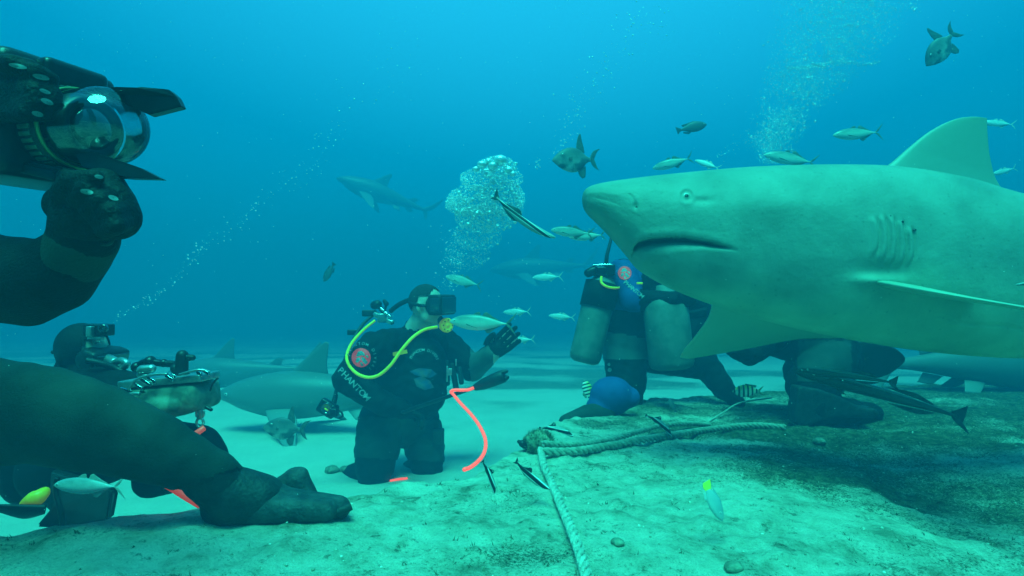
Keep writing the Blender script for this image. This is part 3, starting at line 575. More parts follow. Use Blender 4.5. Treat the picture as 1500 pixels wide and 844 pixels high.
for k in range(len(u)):
    m_ = (TT[k]+BB[k])/2; h = (BB[k]-TT[k])/2; ring = []
    for a in ang:
        ca, sa = math.cos(a), math.sin(a)                       # sa: +1 = back, ca: + = camera side
        sy = abs(sa)**(.92 if sa > 0 else .88)*math.copysign(1, sa); cy = abs(ca)**.86*math.copysign(1, ca)
        py = m_-h*sy; wd = HH[k]*cy; x = u[k]; x_t, y_t = x, py; mg = SD/(SD-abs(wd)); x = 750+(x-750)*mg; py = 422+(py-422)*mg; inn = 0; dk = 0; lin = 0
        # what the skin looks like is laid out on both flanks alike
        ul = ip2 = None
        if 924 < x < 1080:
            ul = np.interp(x, [p[0] for p in UPLIP], [p[1] for p in UPLIP]); ll = np.interp(x, [p[0] for p in LOLIP], [p[1] for p in LOLIP])
            W_ = np.interp(x, [924, 935, 965, 1000, 1040, 1080], [13, 24, 21, 16, 9, 3]); v_ = py-ul
            fade = float(smoothstep(922, 936, x))*(1-float(smoothstep(1035, 1082, x)))
            if v_ > -2: inn += (.005+.042*fade)*float(smoothstep(-1.8, 1.2, v_))*max(0, 1-max(v_, 0)/(W_*1.35))**2
            inn -= .004*gauss(v_+8, 7)*fade
            lin = float(smoothstep(-1.6, .4, v_))*(1-float(smoothstep(.22*W_, .62*W_, v_)))*min(1, fade*1.3+.25*(fade > 0.01))
        for gx_, g0, g1 in GILLS:
            if g0-6 < py < g1+6 and abs(x-gx_) < 22:
                bow = gx_+5-10*((py-(g0+g1)/2)/((g1-g0)/2))**2*.45
                fd = float(smoothstep(g0-5, g0+6, py))*(1-float(smoothstep(g1-8, g1+5, py)))
                inn += .009*fd*gauss(x-bow-1, 1.8)-.007*fd*gauss(x-bow+5.5, 4.5)
        r_ = math.hypot(x-1006, py-287)
        inn += .004*gauss(r_-6.5, 2.5)-.0015*gauss(r_-11, 3.5)    # eyelid rim
        inn += .006*gauss(py-294, 5)*gauss(x-1030, 16)           # crease behind the eye
        inn += .007*gauss(math.hypot((x-931), (py-302)*.6), 3.0)
        inn += .0025*gauss(x-(931-.0*(py-290)-((302-py)/16)**2*7), 2.2)*(1 if 284 < py < 304 else 0)
        pass
        inn -= .010*gauss(py-300, 22)*gauss(x-1120, 90)          # cheek
        inn += .012*gauss(py-395, 12)*gauss(x-1300, 40)
        inn -= .022*gauss(py-412, 8)*gauss(x-1285, 30)           # shoulder in front of the pectoral fin
        if 1355 < x < 1620: inn += .004*gauss(py-(463+(x-1360)*.16+3*math.sin(x*.05)), 2.0)*float(smoothstep(1355, 1390, x))
        inn += .0025*float(fbm(x*.03, a*3, 3, 77))
        lining.append(lin if abs(cy) > .12 else 0)
        s_ = 1 if wd >= 0 else -1
        wd2 = wd-s_*inn*min(1, abs(cy)*2.2)
        ring.append(P(x_t, y_t, SD)-F_*float(wd2))
    rings.append(ring)
bm = bmesh.new(); add_rings(bm, rings)
# mouth lining by position
SHM = skin_mat('shark_skin', (.23, .30, .245), (.41, .51, .35), (.64, .74, .48), .72, 1.28, bscale=2.2, rough=.58, bump=.0)
n = SHM.node_tree; b = n.nodes['Principled BSDF']      # fine pores, faint scratches and freckles
t = n.nodes.new('ShaderNodeTexCoord'); vz = n.nodes.new('ShaderNodeTexNoise'); vz.inputs['Scale'].default_value = 38; vz.inputs['Detail'].default_value = 7; vz.inputs['Roughness'].default_value = .7
bp = n.nodes.new('ShaderNodeBump'); bp.inputs['Strength'].default_value = .55; bp.inputs['Distance'].default_value = .005
n.links.new(t.outputs['Object'], vz.inputs['Vector']); n.links.new(vz.outputs['Fac'], bp.inputs['Height']); n.links.new(bp.outputs[0], b.inputs['Normal'])
old = b.inputs['Base Color'].links[0].from_socket
vo = n.nodes.new('ShaderNodeTexVoronoi'); vo.inputs['Scale'].default_value = 34; n.links.new(t.outputs['Object'], vo.inputs['Vector'])
r1 = n.nodes.new('ShaderNodeValToRGB'); r1.color_ramp.elements[0].position = .07; r1.color_ramp.elements[0].color = (.62, .62, .62, 1); r1.color_ramp.elements[1].position = .16; n.links.new(vo.outputs['Distance'], r1.inputs[0])
nn2 = n.nodes.new('ShaderNodeTexNoise'); nn2.inputs['Scale'].default_value = 7; nn2.inputs['Detail'].default_value = 8; n.links.new(t.outputs['Object'], nn2.inputs['Vector'])
r2 = n.nodes.new('ShaderNodeValToRGB'); r2.color_ramp.elements[0].position = .3; r2.color_ramp.elements[0].color = (.66, .68, .68, 1); r2.color_ramp.elements[1].position = .68; n.links.new(nn2.outputs['Fac'], r2.inputs[0])
for rr_, f_ in ((r1, .6), (r2, 1.0)):
    q = n.nodes.new('ShaderNodeMix'); q.data_type = 'RGBA'; q.blend_type = 'MULTIPLY'; q.inputs[0].default_value = f_; n.links.new(old, q.inputs[6]); n.links.new(rr_.outputs[0], q.inputs[7]); old = q.outputs[2]
n.links.new(old, b.inputs['Base Color'])
nd = n.nodes.new('ShaderNodeAttribute'); nd.attribute_name = 'lining'; q = n.nodes.new('ShaderNodeMix'); q.data_type = 'RGBA'
n.links.new(nd.outputs['Fac'], q.inputs[0]); n.links.new(b.inputs['Base Color'].links[0].from_socket, q.inputs[6]); q.inputs[7].default_value = (.035, .04, .035, 1); n.links.new(q.outputs[2], b.inputs['Base Color'])
shark = build('bull_shark', bm, [SHM, M['mouth']])
at = shark.data.attributes.new('lining', 'FLOAT', 'POINT'); at.data.foreach_set('value', np.array(lining, dtype=np.float32))
tag(shark, 'huge pale grey shark with small eye and downturned mouth filling the right half', 'shark')
for pl in shark.data.polygons:
    c = pl.center; q = c-C0; wv = SD-q.dot(F_); dd_ = SD-abs(wv); x = 750+FPX*q.dot(R_)/dd_; y = 422-FPX*q.dot(U_)/dd_
    if math.hypot(x-932, (y-303)*.45) < 1.0 and abs(wv) > .02: pl.material_index = 1
def spt(x, y, w_): return P(x, y, SD)-F_*w_
def surf_w(x, y):
    k = np.interp(x, u, np.arange(len(u))); m_ = (np.interp(x, u, TT)+np.interp(x, u, BB))/2; h = (np.interp(x, u, BB)-np.interp(x, u, TT))/2
    sy = (m_-y)/h; sa = abs(sy)**(1/(.92 if sy > 0 else .88)); return float(np.interp(x, u, HH)*(max(0, 1-sa*sa)**.5)**.86)
def on_flank(x, y):
    a, b_ = x, y
    for _ in range(30): mg = SD/(SD-surf_w(a, b_)); a = 750+(x-750)/mg; b_ = 422+(y-422)/mg
    return a, b_
for sg in (1, -1):
    ea, eb = on_flank(1006, 287); wv = surf_w(ea, eb); c = spt(ea, eb, sg*(wv-.008))
    b = bmesh.new(); ellipsoid(b, c, (.0100, .0108, .0105), seg=24); ey = build('eye', b, M['eye_white'], shark)
    b = bmesh.new(); ellipsoid(b, c-F_*sg*.0048, (.0080, .0078, .0084), seg=18); build('iris', b, mat('iris', (.10, .12, .10), .2, (.16, .18, .14), 300), ey)
    b = bmesh.new(); ellipsoid(b, c-F_*sg*.0085, (.0034, .0045, .0062), seg=18); build('pupil', b, M['eye'], ey)
def sf(nm, secs, m=SHM, label=None, **kw):
    b = bmesh.new(); fin(b, secs, n=28, sub=10); o = build(nm, b, m, shark)
    if label: o['label'] = label
    return o
FINM = skin_mat('shark_fin_skin', (.23, .30, .25), (.29, .37, .28), (.46, .56, .40), .55, 1.75, bscale=2.4, rough=.45, bump=.06)
sf('dorsal_fin', [(P(1268, 256, SD), P(1500, 305, SD), .085), (P(1299, 243, SD), P(1479, 290, SD), .05), (P(1330, 217, SD), P(1459, 262, SD), .032), (P(1358, 195, SD), P(1450, 228, SD), .022), (P(1385, 180, SD), P(1447, 200, SD), .014), (P(1408, 172.5, SD), P(1446, 181, SD), .008), (P(1428, 171, SD), P(1446, 173, SD), .004)], FINM)
for x_, y_ in ((1304, 317), (1322, 325), (1340, 337)):
    x_, y_ = on_flank(x_, y_); b = bmesh.new(); ellipsoid(b, spt(x_, y_, surf_w(x_, y_)-.001), (.006, .004, .004), seg=12); build('parasite', b, M['eye'], shark)
# far pectoral, held down and towards the snout; near pectoral, swept back and towards the camera
sf('pectoral_fin', [(P(1046, 425, SD+.10), P(1255, 478, SD+.12), .06), (P(1038, 462, SD+.20), P(1243, 494, SD+.2), .04), (P(1018, 492, SD+.30), P(1170, 497, SD+.28), .026), (P(1002, 512, SD+.38), P(1090, 512, SD+.36), .014), (P(996, 523, SD+.43), P(1010, 526, SD+.43), .006)], FINM)
sf('pectoral_fin', [(P(1255, 408, SD-.12), P(1400, 438, SD-.13), .035), (P(1300, 416, SD-.32), P(1440, 444, SD-.30), .028), (P(1385, 431, SD-.52), P(1505, 454, SD-.47), .014), (P(1480, 447, SD-.70), P(1575, 466, SD-.65), .011), (P(1590, 466, SD-.86), P(1645, 472, SD-.84), .007), (P(1650, 478, SD-.94), P(1668, 480, SD-.94), .004)], FINM)
sf('pelvic_fin', [(P(1720, 480, SD-.08), P(1800, 470, SD-.06), .03), (P(1760, 520, SD-.16), P(1830, 505, SD-.14), .014), (P(1800, 540, SD-.2), P(1830, 535, SD-.2), .005)], FINM)
sf('pelvic_fin', [(P(1720, 480, SD+.08), P(1800, 470, SD+.06), .03), (P(1760, 520, SD+.16), P(1830, 505, SD+.14), .014), (P(1800, 540, SD+.2), P(1830, 535, SD+.2), .005)], FINM)
sf('second_dorsal_fin', [(P(1830, 366, SD), P(1910, 380, SD), .03), (P(1870, 335, SD), P(1920, 355, SD), .014), (P(1895, 322, SD), P(1925, 330, SD), .005)], FINM)
sf('tail_fin', [(P(2110, 395, SD), P(2160, 410, SD), .04), (P(2190, 330, SD), P(2230, 370, SD), .025), (P(2300, 220, SD), P(2320, 250, SD), .012), (P(2350, 160, SD), P(2358, 175, SD), .005)], FINM)
sf('tail_fin', [(P(2120, 408, SD), P(2165, 395, SD), .03), (P(2160, 470, SD), P(2200, 440, SD), .018), (P(2210, 530, SD), P(2222, 520, SD), .006)], FINM)
# small remora clinging to its flank at the frame edge
o = fish_proto('grey_remora', REM_PROF, RB, remora_fins(1.0), eye=(.42, .034, .004, .010)); orient(o, 1512, 414, 1.62, 48, ang=-8, yaw=0)
tag(o, 'tiny remora tail beside the flank of the big shark at the right edge', 'fish')
# ================================================================== PEOPLE
def hand_caps(wrist, dirv, palm_n, size=.19, curl=(.25, .3, .3, .35), thumb=1, spread=.5, side=1, tcurl=.4):
    """capsules for a palm, four bent fingers and a thumb. dirv: wrist to fingertips, palm_n: out of the palm, side: +1/-1 where the thumb sits"""
    d = Vector(dirv).normalized(); n = Vector(palm_n); n = (n-d*n.dot(d)).normalized(); s = d.cross(n).normalized()*side
    L = size; pw = L*.22; o = []; w0 = Vector(wrist)
    for k in range(4):
        off = (1.5-k)*pw*.62
        o.append((w0+s*off*.55+d*L*.06, L*.075, w0+d*L*.50+s*off, L*.066))
    o.append((w0+d*L*.2-s*pw*.3, L*.08, w0+d*L*.42+s*pw*.3, L*.08))
    for k in range(4):
        off = (1.5-k)*pw*.62; ln = L*(.46, .52, .48, .38)[k]; p = w0+d*L*.50+s*off; a = 0; r = L*.062
        base = (d+s*(1.5-k)*.09*spread).normalized()
        for j, f in enumerate((.42, .32, .26)):
            a += curl[k]*(.8, 1.1, .8)[j]
            v = (base*math.cos(a)+n*math.sin(a)).normalized(); q = p+v*ln*f; o.append((p, r, q, r*.9)); p = q; r *= .9
    p = w0+d*L*.12+s*pw*.75; v = (d*.72+s*.62+n*.25).normalized(); q = p+v*L*.22; o.append((p, L*.085, q, L*.07))
    v2 = (d*(.9)+s*.25+n*tcurl).normalized(); r_ = q+v2*L*.15; o.append((q, L*.07, r_, L*.06)); v3 = (d*.9-s*.05+n*(tcurl+.2)).normalized(); o.append((r_, L*.06, r_+v3*L*.11, L*.05))
    return o
def caps(bm, L):
    for c in L: capsule(bm, *c)
def head_prims(bm, c, f, up, s=1.0):
    """head with brow, nose, lips, chin and ears, facing f"""
    f = Vector(f).normalized(); up = Vector(up); up = (up-f*up.dot(f)).normalized(); r = f.cross(up).normalized(); c = Vector(c)
    E = lambda a, b, z, rad: ellipsoid(bm, c+(f*a+r*b+up*z)*s, (rad[0]*s, rad[1]*s, rad[2]*s), (f, r, up))
    E(-.012, 0, .025, (.098, .077, .092)); E(.022, 0, -.03, (.068, .060, .075)); E(.052, 0, -.082, (.032, .036, .026))
    E(.07, 0, .022, (.022, .055, .016)); E(.09, 0, -.022, (.02, .015, .016)); E(.082, 0, .0, (.013, .010, .026))
    E(.078, 0, -.054, (.014, .026, .008)); E(.075, 0, -.066, (.014, .023, .008))
    for q in (-1, 1):
        E(-.008, q*.078, -.008, (.018, .011, .032)); E(.055, q*.036, -.02, (.025, .022, .022)); E(.02, q*.052, -.055, (.04, .016, .03))
    return f, r, up
# ---------------------------------------------------------------- kneeling diver in the middle
D1 = 3.8
def J(x, y, d=D1): return P(x, y, d)
K1 = tag(empty('person', J(585, 690)), 'diver kneeling on the sand facing right, gloved hand raised, yellow hose across the chest', 'person')
bm = bmesh.new()
hc = J(626, 448, 3.72); hf = (R_*.95-F_*.42-U_*.02).normalized()
f1, r1_, u1 = head_prims(bm, hc, hf, U_, 1.16)
C_ = lambda a, ra, b_, rb: capsule(bm, a, px2m(ra, D1), b_, px2m(rb, D1), seg=20)
C_(J(618, 470, 3.77), 17, J(606, 492, 3.82), 20)                  # neck
C_(J(563, 508, 3.66), 24, J(650, 500, 4.02), 20)                  # shoulders
C_(J(575, 512, 3.78), 30, J(630, 512, 3.92), 28)
C_(J(590, 525, 3.85), 44, J(597, 570, 3.82), 45)                  # chest, belly
C_(J(620, 530, 3.78), 34, J(617, 575, 3.74), 36)
C_(J(575, 530, 3.9), 36, J(572, 585, 3.88), 38)
C_(J(592, 590, 3.83), 42, J(590, 612, 3.83), 42)                  # hips
C_(J(561, 612, 3.72), 32, J(552, 660, 3.66), 29); C_(J(552, 660, 3.66), 29, J(549, 690, 3.62), 25)      # near thigh, knee
C_(J(612, 612, 3.9), 31, J(622, 655, 3.84), 27); C_(J(622, 655, 3.84), 27, J(626, 685, 3.8), 22)
C_(J(549, 690, 3.68), 22, J(497, 706, 4.02), 16); C_(J(497, 706, 4.02), 14, J(462, 712, 4.22), 12)      # shins folded back
C_(J(622, 688, 3.9), 20, J(570, 700, 4.25), 15)
C_(J(462, 714, 4.22), 11, J(440, 704, 4.5), 10); C_(J(570, 702, 4.25), 12, J(545, 698, 4.5), 10)
C_(J(548, 510, 3.62), 23, J(507, 556, 3.52), 17)                  # near upper arm
C_(J(507, 556, 3.52), 18, J(562, 592, 3.44), 15); C_(J(562, 592, 3.44), 15, J(592, 601, 3.46), 11)     # forearm across the belly
caps(bm, hand_caps(J(592, 601, 3.46), R_*.9-U_*.35+F_*.2, -U_-F_*.2, .18, (.6, .6, .6, .65), side=1))
C_(J(655, 506, 4.0), 22, J(692, 540, 3.88), 19)                    # far upper arm
C_(J(692, 540, 3.88), 18, J(720, 518, 3.74), 13)
H1d = (J(757, 484, 3.70)-J(717, 521, 3.74)).normalized()
H1 = hand_caps(J(717, 521, 3.74), H1d, -R_*.55-U_*.55-F_*.62, .255, (.10, .12, .16, .22), side=-1, tcurl=.4, spread=.45)
caps(bm, H1)
me = remesh('body', bm, .0115, 7); b1 = link('body', me, M['skin'], K1)
inv2 = lambda p: inv(p)[:2]
def arm_cut(p):
    x, y, d = inv(p); return x, y, d
b1s = cloth(b1, 'wetsuit', M['neoprene'], lambda p: (lambda q: not ((q[1] < 492-(0 if q[0] > 590 else 0) and 590 < q[0] < 668 and (p-hc).length < .20 and (q[1] < 483 or (p-hc).dot(u1) > -.145)) or (q[0] > 689 and q[1] < 560 and q[0]+(q[1]-520)*.2 > 690)))(inv(p)), .006, folds=.0042)
fa = cloth(b1, 'forearm_sleeve', M['neoprene_grey'], lambda p: (lambda q: 686 < q[0] < 722 and q[1] < 562 and q[2] < 4.1 and q[1] > 492)(inv(p)), .004, 'grey green sleeve on the raised forearm')
bm = bmesh.new(); caps(bm, [(a, ra+.003, c, rb+.003) for a, ra, c, rb in H1]); capsule(bm, J(712, 522, 3.78), .062, J(726, 511, 3.73), .052)
link('glove', remesh('glove', bm, .0058, 3), M['glove'], K1)
bm = bmesh.new(); caps(bm, [(a, ra+.003, c, rb+.003) for a, ra, c, rb in hand_caps(J(592, 601, 3.46), R_*.9-U_*.35+F_*.2, -U_-F_*.2, .18, (.6, .6, .6, .65), side=1)]); capsule(bm, J(578, 597, 3.455), .056, J(592, 601, 3.46), .048)
link('glove', remesh('glove', bm, .0058, 3), M['glove'], K1)
bm = bmesh.new(); tube(bm, [J(709, 505, 3.72), J(714, 494, 3.70), J(722, 492, 3.70), J(726, 500, 3.69)], .006); build('glove_strap', bm, M['black_rubber'], K1)
cloth(b1, 'shorts', M['neoprene_leg'], lambda p: (lambda q: 612 < q[1]-.05*(q[0]-560) < 672 and q[0] > 512 and q[0] < 665 and p.z > .07 and q[2] < 4.15)(inv(p)), .013, 'loose dark shorts worn over the wetsuit', folds=.004)
bm = bmesh.new(); box(bm, J(642, 640, 3.78), (.035, .05, .05), bev=.012); build('pocket', bm, M['neoprene_leg'], K1)
# hair: the crown of the head, lifted
def hairp(p):
    q = p-hc; a, r, z = q.dot(f1), q.dot(r1_), q.dot(u1)
    if q.length > .18: return False
    return z > .070+.9*max(0, a-.03)+.012*math.sin(r*70) if a > -.01 else z > .035-.9*(-.01-a) and z > -.03
cloth(b1, 'hair', M['hair'], hairp, .006)
# mask
mc = hc+f1*.108+u1*.010
bm = bmesh.new()
for sx in (-1, 1): ellipsoid(bm, hc+f1*.072+r1_*sx*.035+u1*.008, (.058, .060, .068), (f1, r1_, u1))
box(bm, mc, (.050, .100, .064), (f1, r1_, u1), bev=.018)
mk = link('diving_mask', remesh('diving_mask', bm, .006, 4), M['black_rubber'], K1)
bm = bmesh.new(); box(bm, mc+f1*.051, (.004, .086, .050), (f1, r1_, u1), bev=.003); build('mask_lens', bm, M['mask_glass'], mk)
for s_ in (1, -1):
    bm = bmesh.new(); box(bm, mc+r1_*s_*.097+f1*.008, (.032, .004, .044), (f1, r1_, u1), bev=.003); build('side_window', bm, M['mask_glass'], mk)
bm = bmesh.new(); pts = []
for k in range(25):
    a = math.radians(62+(360-124)*k/24); pts.append(hc+f1*(math.cos(a)*.118-.008)+r1_*math.sin(a)*.098+u1*(.008-.012*math.cos(a)))
for i in range(len(pts)-1):
    mid = (pts[i]+pts[i+1])/2; dd = (pts[i+1]-pts[i]); nn = ((mid-hc)-u1*(mid-hc).dot(u1)).normalized(); box(bm, mid, (dd.length*.56, .003, .010), (dd.normalized(), nn, u1))
build('mask_strap', bm, M['black_rubber'], K1)
# regulator
rc = hc+f1*.140-u1*.118
bm = bmesh.new(); capsule(bm, hc+f1*.085-u1*.075, .022, rc-f1*.015+u1*.005, .028); build('mouthpiece', bm, M['black_rubber'], K1)
bm = bmesh.new(); rax = (f1*.62-F_*.55+R_*.1).normalized()
lathe(bm, rc-rax*.03, rax, [(-.002, .001), (0, .030), (.008, .040), (.03, .046), (.046, .046), (.052, .042), (.053, .030), (.050, .028), (.050, .012), (.054, .010), (.054, .001)], 36)
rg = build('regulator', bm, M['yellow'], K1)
for k in range(8):
    a = 2*math.pi*k/8; A_, B_, _ = frame_of(rax); bm = bmesh.new(); capsule(bm, rc+rax*.0215+(A_*math.cos(a)+B_*math.sin(a))*.034, .0045, rc+rax*.0245+(A_*math.cos(a)+B_*math.sin(a))*.034, .0045, seg=8); build('vent_hole', bm, M['black_rubber'], rg)
hose = [J(640, 479, 3.60), J(622, 483, 3.52), J(605, 494, 3.44), J(588, 513, 3.40), J(573, 534, 3.38), J(556, 549, 3.38), J(540, 553, 3.38), J(524, 548, 3.40), J(512, 536, 3.45), J(508, 522, 3.52), J(514, 505, 3.62), J(524, 492, 3.74), J(535, 481, 3.84), J(549, 470, 3.90)]
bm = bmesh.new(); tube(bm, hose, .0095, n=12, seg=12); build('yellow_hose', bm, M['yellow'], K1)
# tank, valve and first stage behind the shoulder
bm = bmesh.new(); ta = (J(560, 462, 3.98)-J(556, 600, 4.16)).normalized(); tb = J(560, 600, 4.16)
lathe(bm, tb, ta, [(0, .01), (0, .06), (.02, .085), (.05, .09), (.46, .09), (.50, .082), (.53, .06), (.55, .03), (.58, .024), (.58, .001)], 32)
tk = build('tank', bm, M['tank'], K1)
bm = bmesh.new(); capsule(bm, J(549, 460, 3.92), .022, J(574, 472, 3.86), .018); box(bm, J(560, 466, 3.88), (.03, .028, .03), bev=.008); build('first_stage', bm, M['steel'], K1)
bm = bmesh.new(); capsule(bm, J(549, 447, 3.93), .030, J(553, 446, 3.91), .030); capsule(bm, J(553, 446, 3.9), .014, J(562, 458, 3.9), .016); build('valve_knob', bm, M['black_rubber'], K1)
bm = bmesh.new(); capsule(bm, J(563, 441, 3.9), .012, J(566, 445, 3.9), .017); capsule(bm, J(566, 445, 3.9), .008, J(563, 458, 3.9), .01); build('valve_knob', bm, M['black_rubber'], K1)
for p in ((558, 452), (563, 457), (568, 461)):
    bm = bmesh.new(); capsule(bm, J(p[0], p[1], 3.855), .009, J(p[0]+4, p[1]+3, 3.85), .009); build('chrome_fitting', bm, M['chrome'], K1)
bm = bmesh.new(); box(bm, J(541, 459, 3.93), (.045, .03, .022), bev=.01); build('low_pressure_block', bm, M['black_rubber'], K1)
bm = bmesh.new(); box(bm, J(517, 487, 3.9), (.035, .02, .018), (R_, F_, U_), bev=.007); build('shoulder_buckle', bm, M['black_plastic'], K1)
bm = bmesh.new(); tube(bm, [J(596, 438, 3.62)+F_*.2, J(585, 446, 3.84), J(572, 456, 3.88)], .016); build('strap_end', bm, M['black_rubber'], K1)
bm = bmesh.new(); tube(bm, [J(546, 462, 3.92), J(531, 476, 3.86), J(518, 497, 3.78), J(506, 525, 3.68), J(497, 555, 3.6), J(492, 575, 3.56), J(488, 590, 3.54)], .011, n=10); build('gauge_hose', bm, M['black_rubber'], K1)
bm = bmesh.new(); box(bm, J(480, 598, 3.52), (.058, .026, .045), ((R_*.85-U_*.5).normalized(), F_, (R_*.5+U_*.85).normalized()), bev=.018); box(bm, J(490, 604, 3.50), (.022, .03, .026), bev=.01)
capsule(bm, J(489, 590, 3.54), .017, J(492, 580, 3.56), .013)
gc = build('gauge_console', bm, M['black_plastic'], K1)
bm = bmesh.new(); lathe(bm, J(479, 598, 3.485), -F_, [(0, .001), (0, .034), (.008, .034), (.008, .028), (.005, .027), (.005, .001)], 28); build('gauge_dial', bm, M['mask_glass'], gc)
bm = bmesh.new(); box(bm, J(478, 600, 3.472), (.012, .002, .004), ((R_*.8-U_*.5).normalized(), F_, (R_*.5+U_*.8).normalized())); build('gauge_mark', bm, M['yellow'], gc)
bm = bmesh.new(); tube(bm, [J(495, 601, 3.5), J(500, 604, 3.49), J(502, 610, 3.49), J(497, 612, 3.49)], .006); build('clip', bm, M['black_plastic'], gc)
# chest strap pieces hanging at the far side
for a, c, r in (((655, 530), (656, 562), .012), ((662, 535), (668, 568), .016), ((673, 540), (676, 560), .014)):
    bm = bmesh.new(); capsule(bm, J(*a, 3.72), r, J(*c, 3.70), r*1.2, seg=10); build('strap_end', bm, M['black_rubber'], K1)
bm = bmesh.new(); box(bm, J(655, 548, 3.69), (.006, .004, .05), bev=.002); box(bm, J(659, 545, 3.69), (.014, .004, .022), bev=.004); build('buckle', bm, M['steel'], K1)
bm = bmesh.new(); box(bm, J(668, 531, 3.70), (.005, .004, .022), bev=.002); build('buckle', bm, M['steel'], K1)
bm = bmesh.new(); box(bm, J(586, 517, 3.60), (.045, .004, .012), ((R_+U_*.22).normalized(), F_, (U_-R_*.22).normalized()), bev=.003); project(bm, bvh(b1s), .005); build('shoulder_tab', bm, M['yellow'], K1).scale = (1, 1, 1)
tr1 = bvh(b1s, b1)
def lettering(s, x, y, d, size, ang, name='lettering', parent=K1, m=M['lettering'], trees=None, dx=0, shear=None):
    a = math.radians(ang); xd = R_*math.cos(a)-U_*math.sin(a); yd = R_*math.sin(a)+U_*math.cos(a)
    b = text_bm(s, px2m(size, d), P(x, y, d), xd, yd); project(b, trees or tr1, .004); o = build(name, b, m, parent, smooth=False); return o
def along(s, pts, size, d, m, parent, trees, flip=False):
    """letters one by one along a row of picture points"""
    b = bmesh.new()
    for ch, (x, y, an) in zip(s, pts):
        a = math.radians(an); text_bm(ch, px2m(size, d), P(x, y, d), R_*math.cos(a)-U_*math.sin(a), R_*math.sin(a)+U_*math.cos(a), b)
    project(b, trees, .005); return build('lettering', b, m, parent, smooth=False)
along('PHANTOM', [(499+ (k-0)*6.3, 543+k*6.6, 44+k*1.0) for k in range(7)], 13, 3.4, M['lettering'], K1, tr1)
along('PHANTOM DIVERS', [(530+19.5*math.cos(math.radians(a)), 524-20.5*math.sin(math.radians(a)), 90-a) for a in np.linspace(168, -52, 14)], 6.2, 3.4, M['lettering'], K1, tr1)
along('PHANTOM DIVERS', [(621+20*math.cos(math.radians(a)), 530-17*math.sin(math.radians(a)), 90-a) for a in np.linspace(160, 14, 14)], 6.0, 3.4, M['lettering'], K1, tr1)
def emblem(x, y, d, r, parent, trees, name='shoulder_patch'):
    """round red patch with a pale figure"""
    b = bmesh.new(); c = P(x, y, d); q = px2m(1, d); rings_ = [[c+(R_*math.cos(t)+U_*math.sin(t))*q*rr for t in np.linspace(0, 2*math.pi, 28, endpoint=False)] for rr in (r, r*.8, r*.6, r*.4, r*.2, .1)]
    add_rings(b, rings_, cap=False); project(b, trees, .0035); e_ = build(name, b, M['emblem_red'], parent)
    b = bmesh.new()
    for pl in ([(-.55, .1), (-.35, .62), (.05, .72), (.35, .45), (.42, .1), (.05, .25), (-.3, .12)], [(-.5, -.05), (-.2, .05), (-.05, -.25), (-.35, -.55), (-.6, -.5)], [(.0, .1), (.35, -.0), (.72, -.5), (.45, -.75), (.1, -.35)], [(.5, .3), (.8, .15), (.75, -.1), (.5, .05)], [(-.15, -.45), (.1, -.5), (.3, -.85), (0, -.9)]):
        vs = [b.verts.new(c+(R_*u_+U_*v_)*q*r) for u_, v_ in pl]; b.faces.new(vs)
    bmesh.ops.triangulate(b, faces=b.faces); bmesh.ops.subdivide_edges(b, edges=b.edges[:], cuts=2, use_grid_fill=True); project(b, trees, .0055); build('patch_figure', b, M['lettering'], e_, smooth=False)
emblem(529, 524, 3.4, 14, K1, tr1)
# faded chest print
bm = bmesh.new(); c = P(620, 552, 3.4); q = px2m(1, 3.4)
for pl in ([(-20, 8), (-6, 13), (12, 11), (20, 4), (10, -2), (-12, 2)], [(-14, -3), (-2, 1), (10, -6), (16, -16), (2, -20), (-10, -14)]):
    bm.faces.new([bm.verts.new(c+(R_*u_+U_*v_)*q) for u_, v_ in pl])
bmesh.ops.triangulate(bm, faces=bm.faces); bmesh.ops.subdivide_edges(bm, edges=bm.edges[:], cuts=3, use_grid_fill=True); project(bm, tr1, .004)
build('chest_print', bm, mat('chest_print', (.03, .07, .16), .7, (.10, .09, .09), 22), K1, smooth=False)
# pole and hose
pl = empty('feeding_pole', J(690, 566, 3.3), 'dark pole with a thick black end held low in front of the kneeling diver', 'pole')
bm = bmesh.new(); capsule(bm, J(590, 604, 3.36), .011, J(697, 567, 3.25), .011, seg=12); build('shaft', bm, M['black_plastic'], pl)
bm = bmesh.new(); lathe(bm, J(693, 569, 3.25), J(742, 549, 3.2)-J(693, 569, 3.25), [(0, .008), (.01, .018), (.06, .031), (.13, .036), (.19, .036), (.198, .030), (.2, .001)], 20); build('handle', bm, M['black_rubber'], pl)
bm = bmesh.new(); capsule(bm, J(735, 546, 3.2), .014, J(742, 544, 3.2), .010); capsule(bm, J(739, 556, 3.2), .012, J(743, 553, 3.2), .012); build('handle_tip', bm, M['black_rubber'], pl)
bm = bmesh.new(); g_ = ghit(678, 688)
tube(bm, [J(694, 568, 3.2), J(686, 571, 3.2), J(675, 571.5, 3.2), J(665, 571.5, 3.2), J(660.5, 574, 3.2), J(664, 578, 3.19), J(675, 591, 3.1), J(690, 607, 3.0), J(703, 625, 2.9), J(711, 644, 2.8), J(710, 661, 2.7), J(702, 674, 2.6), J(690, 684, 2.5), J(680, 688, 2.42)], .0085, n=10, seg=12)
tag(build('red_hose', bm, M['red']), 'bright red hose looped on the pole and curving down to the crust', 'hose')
bm = bmesh.new(); a_ = ghit(571, 706); c_ = ghit(597, 702); tube(bm, [a_+U_*.006, (a_+c_)/2+U_*.009, c_+U_*.006], .0065); tag(build('red_hose', bm, M['red']), 'short piece of red hose lying at the knees of the kneeling diver', 'hose')

